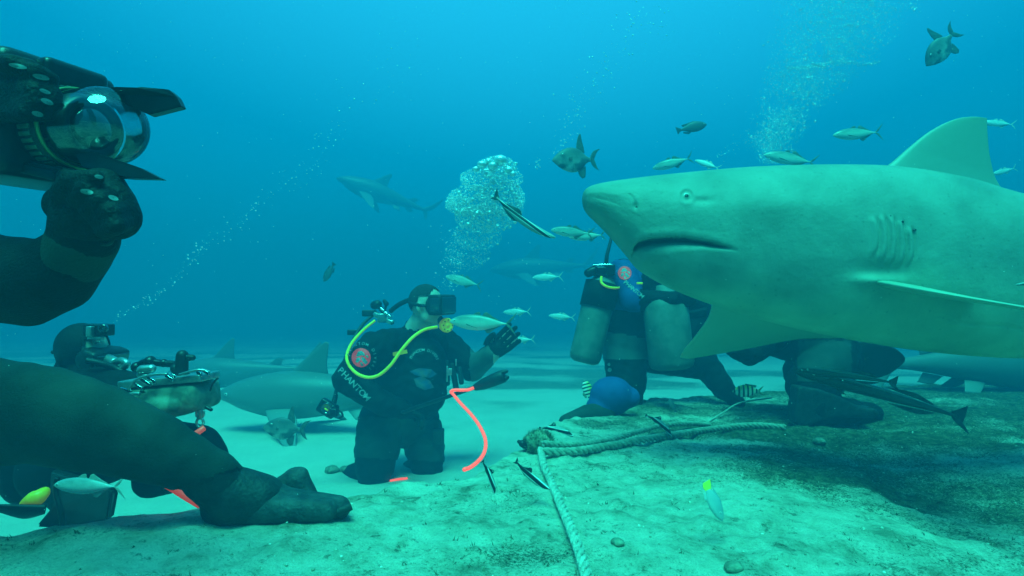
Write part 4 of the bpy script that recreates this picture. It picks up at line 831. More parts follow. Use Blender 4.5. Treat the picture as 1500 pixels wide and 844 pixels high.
# ---------------------------------------------------------------- photographer at the left edge
K2 = tag(empty('person', P(-120, 700, 1.3)), 'diver cut by the left edge, raising a camera in black gloves, leg stretched out', 'person')
D2 = 1.2
bm = bmesh.new()
def CC(x0, y0, d0, r0, x1, y1, d1, r1):
    if y0 > 560 and x0 > -200: d0 *= 1.15
    if y1 > 560 and x1 > -200: d1 *= 1.15
    capsule(bm, P(x0, y0, d0), px2m(r0, d0), P(x1, y1, d1), px2m(r1, d1), seg=24)
CC(-330, 640, 1.35, 125, -300, 420, 1.3, 120); CC(-300, 420, 1.3, 120, -290, 300, 1.25, 110)     # trunk outside the frame
CC(-210, 270, 1.05, 62, -390, 270, 1.45, 60); CC(-280, 230, 1.2, 45, -260, 180, 1.2, 50)
head_prims(bm, P(-230, 110, 1.15), R_+F_*.2, U_, 1.1)
CC(-200, 280, 1.05, 66, -70, 400, 1.0, 66); CC(-70, 400, 1.0, 66, 40, 414, .95, 61); CC(40, 414, .95, 61, 80, 405, .92, 52); CC(80, 405, .92, 52, 112, 372, .90, 42); CC(112, 372, .90, 40, 128, 340, .88, 42)
CC(-330, 270, 1.35, 60, -200, 420, 1.0, 50); CC(-200, 420, 1.0, 50, -60, 250, .98, 42)
CC(-300, 660, 1.35, 105, -120, 598, 1.22, 88); CC(-120, 598, 1.22, 88, 60, 607, D2, 68); CC(60, 607, D2, 68, 130, 624, D2, 62); CC(130, 624, D2, 62, 215, 652, 1.2, 48); CC(215, 652, 1.2, 50, 310, 694, 1.22, 31)
CC(-320, 680, 1.6, 100, -150, 760, 1.75, 70); CC(-150, 760, 1.75, 70, -260, 800, 1.9, 50)
CC(310, 694, 1.22, 33, 350, 735, 1.26, 34); CC(350, 738, 1.26, 32, 475, 746, 1.27, 20)
me = remesh('body', bm, .009, 8); b2 = link('body', me, M['boot'], K2)
# the toes and heel lift under the boot
cloth(b2, 'wetsuit', M['neoprene_leg'], lambda p: (lambda q: (q[1] > 495 and q[1]+.3*q[0] < 791))(inv(p)), .004, 'charcoal trouser leg of the wetsuit', folds=.0016)
cloth(b2, 'wetsuit', M['neoprene'], lambda p: (lambda q: q[1] <= 497 and not (q[1] < 200 and q[0] < -120))(inv(p)), .004, folds=.002)
bm = bmesh.new()
CC(298, 703, 1.22, 30, 345, 726, 1.25, 42); CC(345, 728, 1.25, 41, 333, 738, 1.26, 37); CC(345, 726, 1.25, 41, 380, 733, 1.26, 38)
bt = link('boot', remesh('boot', bm, .007, 8), M['boot'], K2)
bm = bmesh.new()
CC(372, 734, 1.262, 36, 420, 742, 1.27, 27); CC(420, 742, 1.27, 27, 496, 744, 1.27, 18); CC(400, 744, 1.27, 22, 497, 745, 1.27, 16); CC(370, 745, 1.24, 24, 480, 748, 1.24, 16)
link('boot_toe', remesh('boot_toe', bm, .006, 6), M['boot_light'], K2)
bm = bmesh.new(); tube(bm, [P(372, 764, 1.42), P(420, 761, 1.425), P(470, 757, 1.425), P(500, 748, 1.43), P(514, 741, 1.44)], .011, n=6); build('boot_sole', bm, M['boot'], K2)
bm = bmesh.new()
CC(398, 735, 1.36, 26, 433, 704, 1.36, 19); CC(433, 704, 1.36, 20, 446, 730, 1.36, 20); CC(433, 702, 1.36, 16, 438, 698, 1.36, 15)
link('second_boot', remesh('second_boot', bm, .007, 6), M['boot_light'], K2)['label'] = 'grey boot heel behind the black one'
# glove round the tray handle under the camera
bm = bmesh.new()
CC(116, 345, .88, 40, 128, 318, .87, 47); CC(128, 318, .87, 47, 150, 300, .86, 44); CC(95, 300, .88, 28, 150, 280, .86, 34); CC(160, 300, .84, 36, 170, 318, .84, 34)
for (a0, b0, a1, b1, a2, b2_) in ((150, 270, 128, 276, 112, 292), (170, 283, 148, 292, 130, 308), (184, 300, 164, 311, 146, 324), (188, 320, 170, 330, 152, 338)):
    CC(a0, b0, .85, 15.5, a1, b1, .80, 14.5); CC(a1, b1, .80, 14.5, a2, b2_, .82, 12.5)
CC(92, 285, .83, 17, 104, 264, .81, 15); CC(104, 264, .81, 15, 140, 260, .80, 12)
gl = link('glove', remesh('glove', bm, .0040, 2), M['glove'], K2)
bm = bmesh.new(); CC(110, 376, .90, 44.5, 124, 348, .885, 46); cf = link('glove_cuff', remesh('glove_cuff', bm, .007, 4), M['neoprene_leg'], K2)
bm = bmesh.new(); tube(bm, [P(150, 350, .85), P(160, 346, .84), P(165, 350, .84), P(160, 357, .84), P(150, 358, .85)], .0028); build('cuff_loop', bm, M['black_rubber'], K2)
def pads(spots, tree, parent, d):
    for x, y, a, bb, an in spots:
        b = bmesh.new(); an = math.radians(an); c = P(x, y, d); q = px2m(1, d); xd = R_*math.cos(an)-U_*math.sin(an); yd = R_*math.sin(an)+U_*math.cos(an)
        add_rings(b, [[c+(xd*math.cos(t)*a+yd*math.sin(t)*bb)*q*k for t in np.linspace(0, 2*math.pi, 16, endpoint=False)] for k in (1, .6, .1)], cap=False)
        project(b, tree, .002); build('finger_pad', b, M['glove_pad'], parent)
pads([(127, 281, 10, 4, 10), (145, 259, 7, 3, 10), (166, 290, 8, 3.5, 20), (38, 367, 5, 1.6, 0)], bvh(gl, b2), K2, .7)
# second glove wrapped over the housing, top left
HG = []
for k, (x0, y0, x1, y1, x2, y2) in enumerate([(-40, 96, 20, 92, 48, 98), (-30, 110, 50, 104, 76, 116), (-30, 130, 50, 132, 80, 138), (-30, 150, 50, 150, 82, 152), (-20, 168, 40, 166, 70, 168)]):
    HG += [(P(x0, y0, .86), px2m(16, .86), P(x1, y1, .80), px2m(13, .8)), (P(x1, y1, .80), px2m(13, .8), P(x2, y2, .82), px2m(11, .82))]
HG += [(P(-60, 130, .9), .05, P(-20, 130, .88), .045), (P(-75, 230, .97), .045, P(-60, 130, .9), .05)]
bm = bmesh.new(); caps(bm, HG); gl2 = link('glove', remesh('glove', bm, .0052, 3), M['glove'], K2)
pads([(26, 97, 14, 3.5, 12), (60, 113, 13, 4, 14), (66, 134, 9, 3, 20), (69, 149, 10, 4, 22), (55, 167, 9, 4, 16)], bvh(gl2), K2, .7)
# camera housing with dome port
KC = empty('camera_housing', P(60, 190, .95), 'black underwater camera with clear glass dome port held up at the left edge', 'camera')
bm = bmesh.new(); cax = (R_*.93-F_*.36-U_*.03).normalized(); csd = (F_*.93+R_*.36).normalized(); cup = csd.cross(cax).normalized()
if cup.dot(U_) < 0: cup = -cup
box(bm, P(45, 185, .98), (.085, .09, .098), (cax, csd, cup), bev=.02); box(bm, P(25, 110, .98), (.07, .07, .02), (cax, csd, cup), bev=.012); box(bm, P(100, 118, .96), (.028, .05, .022), (cax, csd, cup), bev=.012)
hs = build('housing_body', bm, M['black_plastic'], KC)
bm = bmesh.new(); box(bm, P(40, 245, .95), (.11, .05, .008), ((R_*.95-U_*.22-F_*.1).normalized(), csd, cup), bev=.003); box(bm, P(15, 235, .92), (.12, .012, .006), ((R_*.95-U_*.20-F_*.1).normalized(), csd, cup), bev=.002); build('tray', bm, M['black_plastic'], KC)
bm = bmesh.new(); capsule(bm, P(100, 262, .88), .016, P(125, 330, .88), .016); build('handle', bm, M['black_rubber'], KC)
pc = P(112, 190, .93)
def pr(z, r): return (z, r)
bm = bmesh.new(); lathe(bm, pc-cax*.03, cax, [(-.03, .050), (-.03, .062), (-.01, .064), (.0, .064), (.006, .0655), (.034, .0655), (.036, .062), (.036, .05), (.03, .045)], 64, U_)
bmesh.ops.recalc_face_normals(bm, faces=bm.faces); build('port_ring', bm, M['black_plastic'], KC)
for k in range(40):       # knurled grip of the port ring
    a = 2*math.pi*k/40; A_, B_, _ = frame_of(cax, U_); rd = A_*math.cos(a)+B_*math.sin(a)
    if k % 40 < 40:
        if k == 0: gb = bmesh.new()
        box(gb, pc-cax*.016+rd*.0655, (.013, .0032, .0025), (cax, cax.cross(rd), rd), bev=.0008)
build('knurled_grip', gb, mat('anodised', (.10, .11, .09), .3, (.2, .22, .16), 40, metal=.6), KC)
bm = bmesh.new(); lathe(bm, pc+cax*.006, cax, [(0, .0615), (0, .0645), (.006, .0645), (.006, .0605), (0, .0605)], 64, U_); build('trim_ring', bm, mat('brass_ring', (.30, .32, .12), .35, (.2, .24, .1), 30, metal=.5), KC)
DR = .0600
bm = bmesh.new(); lathe(bm, pc+cax*.010, cax, [(0, DR), (.02, DR), (.04, DR), (.058, DR)]+[(.058+DR*math.sin(t), DR*math.cos(t)) for t in np.linspace(.08, math.pi/2, 20)], 64, U_); dm = build('dome_glass', bm, M['dome'], KC)
bm = bmesh.new(); lathe(bm, pc-cax*.02, cax, [(0, .001), (0, .052), (.040, .055), (.052, .052), (.062, .048), (.066, .043), (.060, .036), (.060, .001)], 48, U_); build('lens_barrel', bm, M['black_plastic'], KC)
bm = bmesh.new(); lathe(bm, pc+cax*.040, cax, [(0, .001), (0, .034), (.004, .028), (.010, .016), (.012, .001)], 40, U_); build('lens_glass', bm, M['lens'], KC)
def petal(pts, d, dz, nm):       # curved shade blades
    b = bmesh.new(); top_ = [b.verts.new(P(x, y, d+(z or 0))) for x, y, z in pts]; b.faces.new(top_)
    ex = bmesh.ops.extrude_face_region(b, geom=b.faces[:]); 
    for v in [g for g in ex['geom'] if isinstance(g, bmesh.types.BMVert)]: v.co += F_*dz
    bmesh.ops.bevel(b, geom=b.edges[:], offset=.0012, segments=2, affect='EDGES'); return build(nm, b, M['black_plastic'], KC, smooth=False)
petal([(136, 129, 0), (170, 127, -.01), (200, 128, -.02), (205, 127, -.02), (238, 130, -.02), (247, 131, -.02), (258, 141, -.02), (265, 156, -.02), (218, 168, -.01), (180, 150, 0), (150, 139, 0)], .90, .016, 'lens_shade')
petal([(110, 226, 0), (135, 222, 0), (165, 232, -.01), (205, 246, -.02), (236, 262, -.03), (190, 261, -.02), (150, 258, 0), (120, 245, 0)], .87, .016, 'lens_shade')

# ---------------------------------------------------------------- diver with the camera rig behind the leg
K3 = tag(empty('person', P(150, 700, 2.3)), 'hooded diver with small camera on the forehead, half hidden behind the large bent leg', 'person')
bm = bmesh.new(); h3 = P(122, 520, 2.25); hf3 = (R_*.93-F_*.2-U_*.28).normalized()
f3, r3, u3 = head_prims(bm, h3, hf3, U_, 1.0)
def C3(x0, y0, d0, r0, x1, y1, d1, r1): capsule(bm, P(x0, y0, d0), px2m(r0, d0), P(x1, y1, d1), px2m(r1, d1), seg=18)
C3(112, 548, 2.27, 28, 108, 565, 2.3, 32); C3(115, 575, 2.1, 32, 90, 580, 2.5, 30); C3(105, 590, 2.3, 55, 60, 650, 2.35, 55); C3(60, 650, 2.35, 55, 60, 690, 2.35, 50)
C3(125, 578, 2.12, 28, 175, 600, 2.0, 20); C3(175, 600, 2.0, 20, 205, 575, 1.95, 15); C3(100, 580, 2.48, 26, 170, 570, 2.4, 20); C3(130, 560, 2.2, 26, 165, 563, 2.15, 22); C3(165, 563, 2.15, 22, 205, 565, 2.1, 15)
C3(80, 690, 2.25, 45, 200, 650, 2.0, 38); C3(200, 650, 2.0, 38, 290, 655, 1.95, 30); C3(290, 655, 1.95, 30, 300, 672, 1.97, 30); C3(300, 680, 1.97, 28, 220, 705, 2.1, 22)
C3(75, 685, 2.3, 42, 88, 715, 2.2, 24); C3(88, 715, 2.2, 24, 100, 738, 2.05, 18)
caps(bm, hand_caps(P(205, 570, 1.95), R_+U_*.1, -U_, .17, (.5,)*4, side=-1))
b3 = link('body', remesh('body', bm, .0125, 6), M['skin'], K3)
cloth(b3, 'wetsuit', M['neoprene'], lambda p: not ((p-h3).length < .13 and (p-h3).dot(f3) > .045 and abs((p-h3).dot(r3)) < .06), .007)
bm = bmesh.new()
for sx in (-1, 1): ellipsoid(bm, h3+f3*.07+r3*sx*.033+u3*.01, (.045, .05, .048), (f3, r3, u3))
box(bm, h3+f3*.10+u3*.012, (.034, .082, .044), (f3, r3, u3), bev=.016); m3 = link('diving_mask', remesh('diving_mask', bm, .007, 3), M['black_rubber'], K3)
bm = bmesh.new(); box(bm, h3+f3*.134+u3*.012, (.004, .07, .033), (f3, r3, u3), bev=.003); build('mask_lens', bm, M['mask_glass'], m3)
bm = bmesh.new(); capsule(bm, P(158, 527, 2.2), .022, P(168, 531, 2.18), .02); tube(bm, [P(168, 531, 2.17), P(178, 528, 2.15), P(186, 534, 2.14), P(170, 545, 2.16)], .012); build('regulator', bm, M['steel'], K3)
bm = bmesh.new(); tube(bm, [P(126, 528, 2.1), P(150, 533, 2.12), P(170, 540, 2.14), P(184, 548, 2.14)], .012); build('regulator_hose', bm, M['black_rubber'], K3)
bm = bmesh.new(); capsule(bm, P(78, 516, 2.22), .008, P(92, 516, 2.22), .008); build('hood_tab', bm, M['black_rubber'], K3)
g3 = tag(empty('small_camera', P(145, 485, 2.2)), 'small box camera on top of the hooded diver mask', 'camera')
bm = bmesh.new(); ax3 = ((R_-U_*.03).normalized(), F_, (U_+R_*.03).normalized()); box(bm, P(145, 483, 2.2), (.046, .024, .022), ax3, bev=.006); build('case', bm, M['black_plastic'], g3)
bm = bmesh.new(); box(bm, P(132, 486, 2.165), (.010, .010, .020), ax3, bev=.003); build('side_plate', bm, M['steel'], g3)
bm = bmesh.new(); lathe(bm, P(153, 481, 2.17), -F_, [(0, .001), (0, .016), (.014, .016), (.014, .011), (.011, .001)], 24); build('lens', bm, M['lens'], g3)
bm = bmesh.new(); capsule(bm, P(141, 492, 2.2), .009, P(140, 499, 2.2), .012); box(bm, P(140, 495, 2.19), (.026, .01, .006), ax3, bev=.002); build('mount', bm, M['steel'], g3)
# rig
KR = empty('camera_rig', P(250, 575, 1.95), 'mottled grey camera housing with shiny top rail, held above the bent leg', 'camera')
bm = bmesh.new(); ra = ((R_+U_*.10-F_*.15).normalized()); rs = (F_*.95+R_*.15).normalized(); ru = rs.cross(ra).normalized(); ru = ru if ru.dot(U_) > 0 else -ru
box(bm, P(248, 582, 1.95), (.152, .07, .048), (ra, rs, ru), bev=.03); ellipsoid(bm, P(245, 592, 1.93), (.145, .075, .045), (ra, rs, ru)); ellipsoid(bm, P(292, 578, 1.93), (.05, .075, .055), (ra, rs, ru))
hb = link('housing_body', remesh('housing_body', bm, .006, 4), M['housing'], KR)
bm = bmesh.new(); box(bm, P(248, 556, 1.93), (.150, .05, .012), (ra, rs, ru), bev=.005); top = build('top_rail', bm, M['steel'], KR)
for x, y, w_, an in ((203, 566, .018, .6), (213, 559, .022, .6), (222, 556, .018, .6), (248, 553, .016, .6), (256, 551, .006, .6), (292, 547, .010, .6), (302, 545, .012, .6), (185, 572, .02, .3)):
    bm = bmesh.new(); xa = (ra*math.cos(an)-ru*math.sin(an)); box(bm, P(x, y, 1.865), (w_, .004, .006), (xa, rs, ru), bev=.0015); build('bright_strip', bm, M['chrome'], KR)
bm = bmesh.new(); tube(bm, [P(188, 571, 1.86), P(200, 556, 1.86), P(225, 549, 1.86), P(245, 548, 1.86)], .004); tube(bm, [P(262, 549, 1.86), P(290, 542, 1.86), P(308, 545, 1.87)], .004); tube(bm, [P(178, 580, 1.86), P(195, 577, 1.86), P(205, 577, 1.86)], .006); build('edge_trim', bm, M['steel'], KR)
bm = bmesh.new(); tube(bm, [P(200, 537, 1.95), P(215, 530, 1.95), P(235, 532, 1.95), P(262, 534, 1.95)], .012); build('arm', bm, M['black_plastic'], KR)
for x, y, r in ((200, 538, .018), (220, 530, .02), (240, 532, .014), (262, 534, .018)):
    bm = bmesh.new(); ellipsoid(bm, P(x, y, 1.95), (r, r, r), seg=16); build('ball_joint', bm, M['black_plastic'], KR)
bm = bmesh.new(); capsule(bm, P(267, 521, 1.93), .019, P(265, 550, 1.93), .022); capsule(bm, P(276, 524, 1.93), .012, P(282, 524, 1.93), .010); capsule(bm, P(258, 540, 1.93), .018, P(268, 548, 1.93), .02); build('clamp', bm, M['black_rubber'], KR)
bm = bmesh.new(); capsule(bm, P(208, 542, 1.9), .016, P(222, 540, 1.9), .014); capsule(bm, P(205, 549, 1.9), .010, P(215, 551, 1.9), .01); build('clamp', bm, M['steel'], KR)
bm = bmesh.new(); tube(bm, [P(308, 572, 1.88), P(312, 562, 1.87), P(319, 554, 1.86)], .0035); capsule(bm, P(303, 597, 1.88), .006, P(309, 600, 1.88), .006); build('lever', bm, M['black_plastic'], KR)
bm = bmesh.new(); tube(bm, [P(293, 600, 1.9), P(294, 606, 1.9), P(293.5, 611, 1.9)], .008)
pts = [P(293+5*math.cos(t), 619+6.5*math.sin(t), 1.9) for t in np.linspace(0, 2*math.pi, 19)]; tube(bm, pts, .0042, raw=True); tube(bm, [P(288, 602, 1.9), P(288, 609, 1.9), P(293, 612, 1.9), P(298, 609, 1.9), P(298, 602, 1.9)], .004); build('snap_hook', bm, M['steel'], KR)
bm = bmesh.new(); tube(bm, [P(299, 627, 1.86), P(289, 634, 1.84), P(279, 640, 1.80), P(240, 665, 1.6)], .009); tag(build('red_hose', bm, M['red_dim_glow']), 'red hose end clipped under the mottled camera rig', 'hose')
bm = bmesh.new(); tube(bm, [P(150, 672, 1.58), P(205, 690, 1.56), P(246, 712, 1.53), P(270, 727, 1.53), P(300, 745, 1.53), P(318, 757, 1.53)], .0085); tag(build('red_hose', bm, M['red_dim_glow']), 'red hose running under the bent leg to the black boot', 'hose')
# its fins and leg at the lower left
bm = bmesh.new()
vs = [(72, 690, 1.95), (160, 716, 1.9), (166, 722, 1.9), (158, 764, 1.85), (88, 775, 1.85), (50, 773, 1.85), (76, 742, 1.88), (70, 712, 1.92)]
f0 = bm.faces.new([bm.verts.new(P(*v)) for v in vs]); ex = bmesh.ops.extrude_face_region(bm, geom=[f0])
for v in [g for g in ex['geom'] if isinstance(g, bmesh.types.BMVert)]: v.co += F_*.035
bmesh.ops.bevel(bm, geom=bm.edges[:], offset=.008, segments=3, affect='EDGES'); sf_ = tag(build('swim_fin', bm, M['black_rubber'], smooth=False), 'broad black swim fin standing on the sand at the lower left, under the bent leg', 'fin')
bm = bmesh.new(); tube(bm, [P(84, 700, 1.83), P(82, 720, 1.83), P(88, 745, 1.82), P(92, 770, 1.82)], .008); build('fin_rail', bm, M['black_rubber'], sf_)
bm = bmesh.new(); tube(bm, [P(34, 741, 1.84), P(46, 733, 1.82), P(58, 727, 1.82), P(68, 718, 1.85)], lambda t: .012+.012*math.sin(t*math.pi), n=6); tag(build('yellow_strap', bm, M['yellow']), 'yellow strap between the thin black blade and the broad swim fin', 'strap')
bm = bmesh.new(); fin(bm, [(P(68, 742, 1.80), P(66, 752, 1.84), .03), (P(36, 741, 1.78), P(34, 760, 1.84), .026), (P(-10, 740, 1.76), P(-12, 748, 1.80), .015), (P(-60, 738, 1.75), P(-60, 744, 1.78), .008)]); tag(build('swim_fin', bm, M['black_rubber']), 'thin dark fin blade pointing out of the frame at the lower left edge', 'fin')

# ---------------------------------------------------------------- feeder behind the shark
K4 = tag(empty('person', P(915, 605, 3.8)), 'diver in blue sleeved suit with tanks at both sides, head hidden behind the shark jaw', 'person')
bm = bmesh.new()
def C4(x0, y0, d0, r0, x1, y1, d1, r1): capsule(bm, P(x0, y0, d0), px2m(r0, d0), P(x1, y1, d1), px2m(r1, d1), seg=20)
head_prims(bm, P(968, 366, 3.85), -R_*.2+F_*.9, U_, 1.0)
C4(962, 385, 3.85, 18, 955, 405, 3.85, 22); C4(915, 402, 3.8, 22, 985, 412, 3.9, 24); C4(915, 420, 3.8, 36, 920, 470, 3.82, 40); C4(950, 420, 3.85, 34, 935, 480, 3.85, 38); C4(905, 450, 3.8, 32, 908, 480, 3.8, 30)
C4(918, 495, 3.8, 36, 935, 505, 3.85, 36); C4(912, 400, 3.74, 20, 926, 440, 3.6, 15); C4(926, 440, 3.6, 15, 985, 440, 3.45, 12)
C4(985, 415, 3.95, 22, 1025, 455, 4.0, 17); C4(1025, 455, 4.0, 16, 1010, 490, 3.95, 13)
C4(915, 515, 3.78, 30, 918, 560, 3.72, 28); C4(918, 560, 3.72, 27, 918, 588, 3.7, 21); C4(918, 590, 3.75, 18, 930, 600, 4.15, 13); C4(930, 600, 4.15, 13, 930, 602, 4.35, 11)
C4(950, 515, 3.9, 30, 1020, 530, 4.0, 24); C4(1030, 530, 4.0, 20, 1062, 572, 3.95, 15); C4(1062, 572, 3.95, 14, 1082, 590, 3.9, 9)
caps(bm, hand_caps(P(985, 440, 3.45), R_+U_*.1, F_, .18, (.4,)*4))
b4 = link('body', remesh('body', bm, .0125, 6), M['skin'], K4)
s4 = cloth(b4, 'wetsuit', M['neoprene'], lambda p: (p-P(968, 366, 3.85)).length > .14, .006, folds=.003)
bl = cloth(b4, 'blue_sleeve', M['blue_suit'], lambda p: (lambda q: 893 < q[0] < 938 and 383 < q[1] < 455 and q[2] < 3.78)(inv(p)), .013, 'blue sleeve with a red round patch and pale letters', folds=.002)
cloth(b4, 'waist_panel', M['neoprene_grey'], lambda p: (lambda q: 486+.18*(q[0]-890) < q[1] < 527 and q[2] < 3.9 and q[0] < 972)(inv(p)), .012)
tr4 = bvh(bl, s4)
emblem(915, 400, 3.3, 10, K4, tr4); along('PHANTOM', [(916+k*4.0, 414+k*3.3, 42) for k in range(7)], 8.5, 3.3, M['lettering'], K4, tr4)
def tank(x0, y0, d0, x1, y1, d1, r, parent, top=None, band=None):
    b = bmesh.new(); a = P(x1, y1, d1); t_ = P(x0, y0, d0); L = (t_-a).length
    lathe(b, a, t_-a, [(0, .01), (0, r*.6), (.015, r*.9), (.045, r), (L-.10, r), (L-.05, r*.86), (L-.02, r*.6), (L, r*.35), (L+.03, r*.3), (L+.03, .001)], 36)
    o = build('tank', b, M['tank'], parent)
    if band:
        b = bmesh.new(); ax = (t_-a).normalized(); lathe(b, a+ax*L*band[0], ax, [(0, r+.001), (0, r+.012), (L*(band[1]-band[0]), r+.012), (L*(band[1]-band[0]), r+.001)], 36); build('tank_band', b, M['neoprene'], o)
    return o
tank(886, 403, 3.66, 855, 532, 3.60, .098, K4, band=(.62, .90)); tank(972, 425, 3.55, 985, 542, 3.50, .135, K4)
bm = bmesh.new(); box(bm, P(882, 398, 3.62), (.055, .03, .03), bev=.012); capsule(bm, P(870, 396, 3.6), .03, P(862, 400, 3.6), .028); box(bm, P(893, 396, 3.62), (.03, .04, .035), bev=.01); build('tank_valve', bm, M['black_plastic'], K4)
bm = bmesh.new(); tube(bm, [P(868, 389, 3.58), P(880, 388, 3.57), P(898, 388, 3.57)], .006); build('valve_trim', bm, M['chrome'], K4)
bm = bmesh.new(); tube(bm, [P(888, 390, 3.6), P(889, 375, 3.6), P(894, 355, 3.62), (P(897, 340, 3.64))], lambda t: .014-.006*t); build('hose', bm, M['black_rubber'], K4)
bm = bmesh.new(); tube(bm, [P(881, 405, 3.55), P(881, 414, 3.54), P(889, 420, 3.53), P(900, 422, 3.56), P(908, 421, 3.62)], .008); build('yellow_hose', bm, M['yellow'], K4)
bm = bmesh.new(); box(bm, P(937, 415, 3.5), (.018, .006, .006), bev=.002); build('strap_tip', bm, M['yellow'], K4)
bm = bmesh.new(); box(bm, P(1020, 460, 3.75), (.07, .03, .03), ((R_+U_*.2).normalized(), F_, U_), bev=.02); build('weight_pocket', bm, M['neoprene'], K4)
for x, y, r in ((892, 534, .009), (893, 542, .012), (902, 556, .005)):
    bm = bmesh.new(); c = P(x, y, 3.3); q = 1
    add_rings(bm, [[c+(R_*math.cos(t)+U_*math.sin(t))*r*k for t in np.linspace(0, 2*math.pi, 12, endpoint=False)] for k in (1, .5, .1)], cap=False); project(bm, tr4, .004); build('leg_mark', bm, M['lettering'], K4)
# blue bait bag and the dark sleeve lying from it
KB = empty('bait_bag', P(890, 600, 3.26), 'blue rounded bait bag with dark sleeve end on the crust by the feeder knee', 'bag')
bm = bmesh.new(); ellipsoid(bm, P(896, 580, 3.26), (.125, .11, .11)); ellipsoid(bm, P(880, 597, 3.24), (.085, .08, .075)); ellipsoid(bm, P(922, 582, 3.26), (.06, .07, .06))
link('bag_body', remesh('bag_body', bm, .009, 8), M['blue_suit'], KB)
bm = bmesh.new(); capsule(bm, P(888, 602, 3.22), .058, P(858, 606, 3.17), .048); capsule(bm, P(858, 606, 3.17), .046, P(828, 617, 3.12), .036); capsule(bm, P(828, 617, 3.12), .034, P(834, 628, 3.10), .022)
link('dark_sleeve', remesh('dark_sleeve', bm, .009, 4), M['neoprene_leg'], KB)

# ---------------------------------------------------------------- diver bending low behind the shark
K5 = tag(empty('person', P(1200, 615, 3.9)), 'diver in black bent low behind the shark belly, one knee on the crust', 'person')
bm = bmesh.new()
SC5 = .875
def C5(x0, y0, d0, r0, x1, y1, d1, r1): capsule(bm, P(x0, y0, d0*SC5), px2m(r0, d0*SC5), P(x1, y1, d1*SC5), px2m(r1, d1*SC5), seg=20)
head_prims(bm, P(1082, 500, 4.1*.875), -R_*.8-U_*.6, U_, 1.0)
C5(1100, 492, 4.05, 22, 1120, 488, 4.0, 26); C5(1130, 488, 3.8, 26, 1130, 488, 4.2, 26); C5(1130, 486, 4.0, 34, 1205, 500, 3.95, 42); C5(1205, 505, 3.95, 44, 1218, 520, 3.95, 42)
C5(1218, 530, 3.85, 38, 1188, 565, 3.75, 34); C5(1188, 565, 3.75, 33, 1190, 598, 3.7, 26); C5(1190, 600, 3.7, 25, 1250, 603, 3.8, 17); C5(1250, 603, 3.8, 16, 1278, 606, 3.85, 14)
C5(1218, 515, 4.1, 38, 1180, 545, 4.2, 30); C5(1180, 548, 4.2, 28, 1245, 528, 4.2, 20)
C5(1128, 495, 3.8, 20, 1098, 520, 3.7, 15); C5(1098, 520, 3.7, 14, 1078, 515, 3.6, 10)
b5 = link('body', remesh('body', bm, .014, 6), M['skin'], K5)
cloth(b5, 'wetsuit', M['neoprene'], lambda p: True, .006, folds=.003)
cloth(b5, 'thigh_panel', M['neoprene_leg'], lambda p: (lambda q: 1170 < q[0] < 1245 and 500 < q[1] < 560 and q[2] < 3.46)(inv(p)), .012)
bm = bmesh.new(); fin(bm, [(P(1236, 500, 3.35), P(1240, 552, 3.4), .05), (P(1270, 500, 3.32), P(1272, 556, 3.4), .035), (P(1302, 506, 3.3), P(1300, 549, 3.38), .02), (P(1320, 517, 3.3), P(1318, 537, 3.35), .012), (P(1326, 525, 3.3), P(1325, 530, 3.32), .006)], n=20)
fb = tag(build('swim_fin', bm, M['black_rubber']), 'rounded black swim fin with yellow mark under the belly of the big shark', 'fin')
trf = bvh(fb)
for pts in ([(1248, 513), (1262, 518), (1256, 523), (1249, 521)], [(1247, 525), (1268, 526), (1262, 530), (1247, 530)]):
    bm = bmesh.new(); bm.faces.new([bm.verts.new(P(x, y, 3.1)) for x, y in pts]); bmesh.ops.triangulate(bm, faces=bm.faces); project(bm, trf, .004); build('yellow_mark', bm, M['yellow'], fb, smooth=False)
bm = bmesh.new(); b_ = ghit(1185, 622)
vs = [(1170, 566), (1200, 570), (1228, 580), (1262, 597), (1284, 599), (1290, 606), (1284, 613), (1225, 612), (1200, 618), (1180, 627), (1164, 620), (1166, 598)]
f0 = bm.faces.new([bm.verts.new(P(x, y, 3.14)) for x, y in vs]); ex = bmesh.ops.extrude_face_region(bm, geom=[f0])
for v in [g for g in ex['geom'] if isinstance(g, bmesh.types.BMVert)]: v.co += F_*.10
bmesh.ops.recalc_face_normals(bm, faces=bm.faces)
tag(link('fin_blade', remesh('fin_blade', bm, .010, 5), M['boot'], K5), 'black fin blade resting on the crust')
# ================================================================== ROPES, KNOT, LINE
def rope(name, pts, r, turns, m, strands=3, label=None, cat='rope', group=None, fuzz=0):
    c = catmull(pts, 40); bm = bmesh.new(); Ls = np.cumsum([0]+[(c[i+1]-c[i]).length for i in range(len(c)-1)])
    for s_ in range(strands):
        pp = []; up = Vector((0, 0, 1))
        for i, p in enumerate(c):
            d = (c[min(i+1, len(c)-1)]-c[max(i-1, 0)]).normalized(); a = up.cross(d).normalized(); b = d.cross(a)
            th = 2*math.pi*(Ls[i]*turns+s_/strands); pp.append(p+(a*math.cos(th)+b*math.sin(th))*r*.56)
        tube(bm, pp, r*.50, seg=8, raw=True)
    if fuzz:
        for k in range(fuzz):
            i = random.randrange(len(c)-1); p = c[i]+Vector((random.gauss(0, 1), random.gauss(0, 1), abs(random.gauss(0, 1)))).normalized()*r*.9
            v = Vector((random.gauss(0, 1), random.gauss(0, 1), random.gauss(0, .6))).normalized()*random.uniform(.003, .009); s2 = v.cross(Vector((0, 0, 1))).normalized()*.0012
            bm.faces.new([bm.verts.new(q) for q in (p-s2, p+s2, p+v)])
    return tag(build(name, bm, m), label, cat, group)
def gp(px, py, up=.012): q = ghit(px, py); return Vector((q.x, q.y, gz(q.x, q.y)+up))
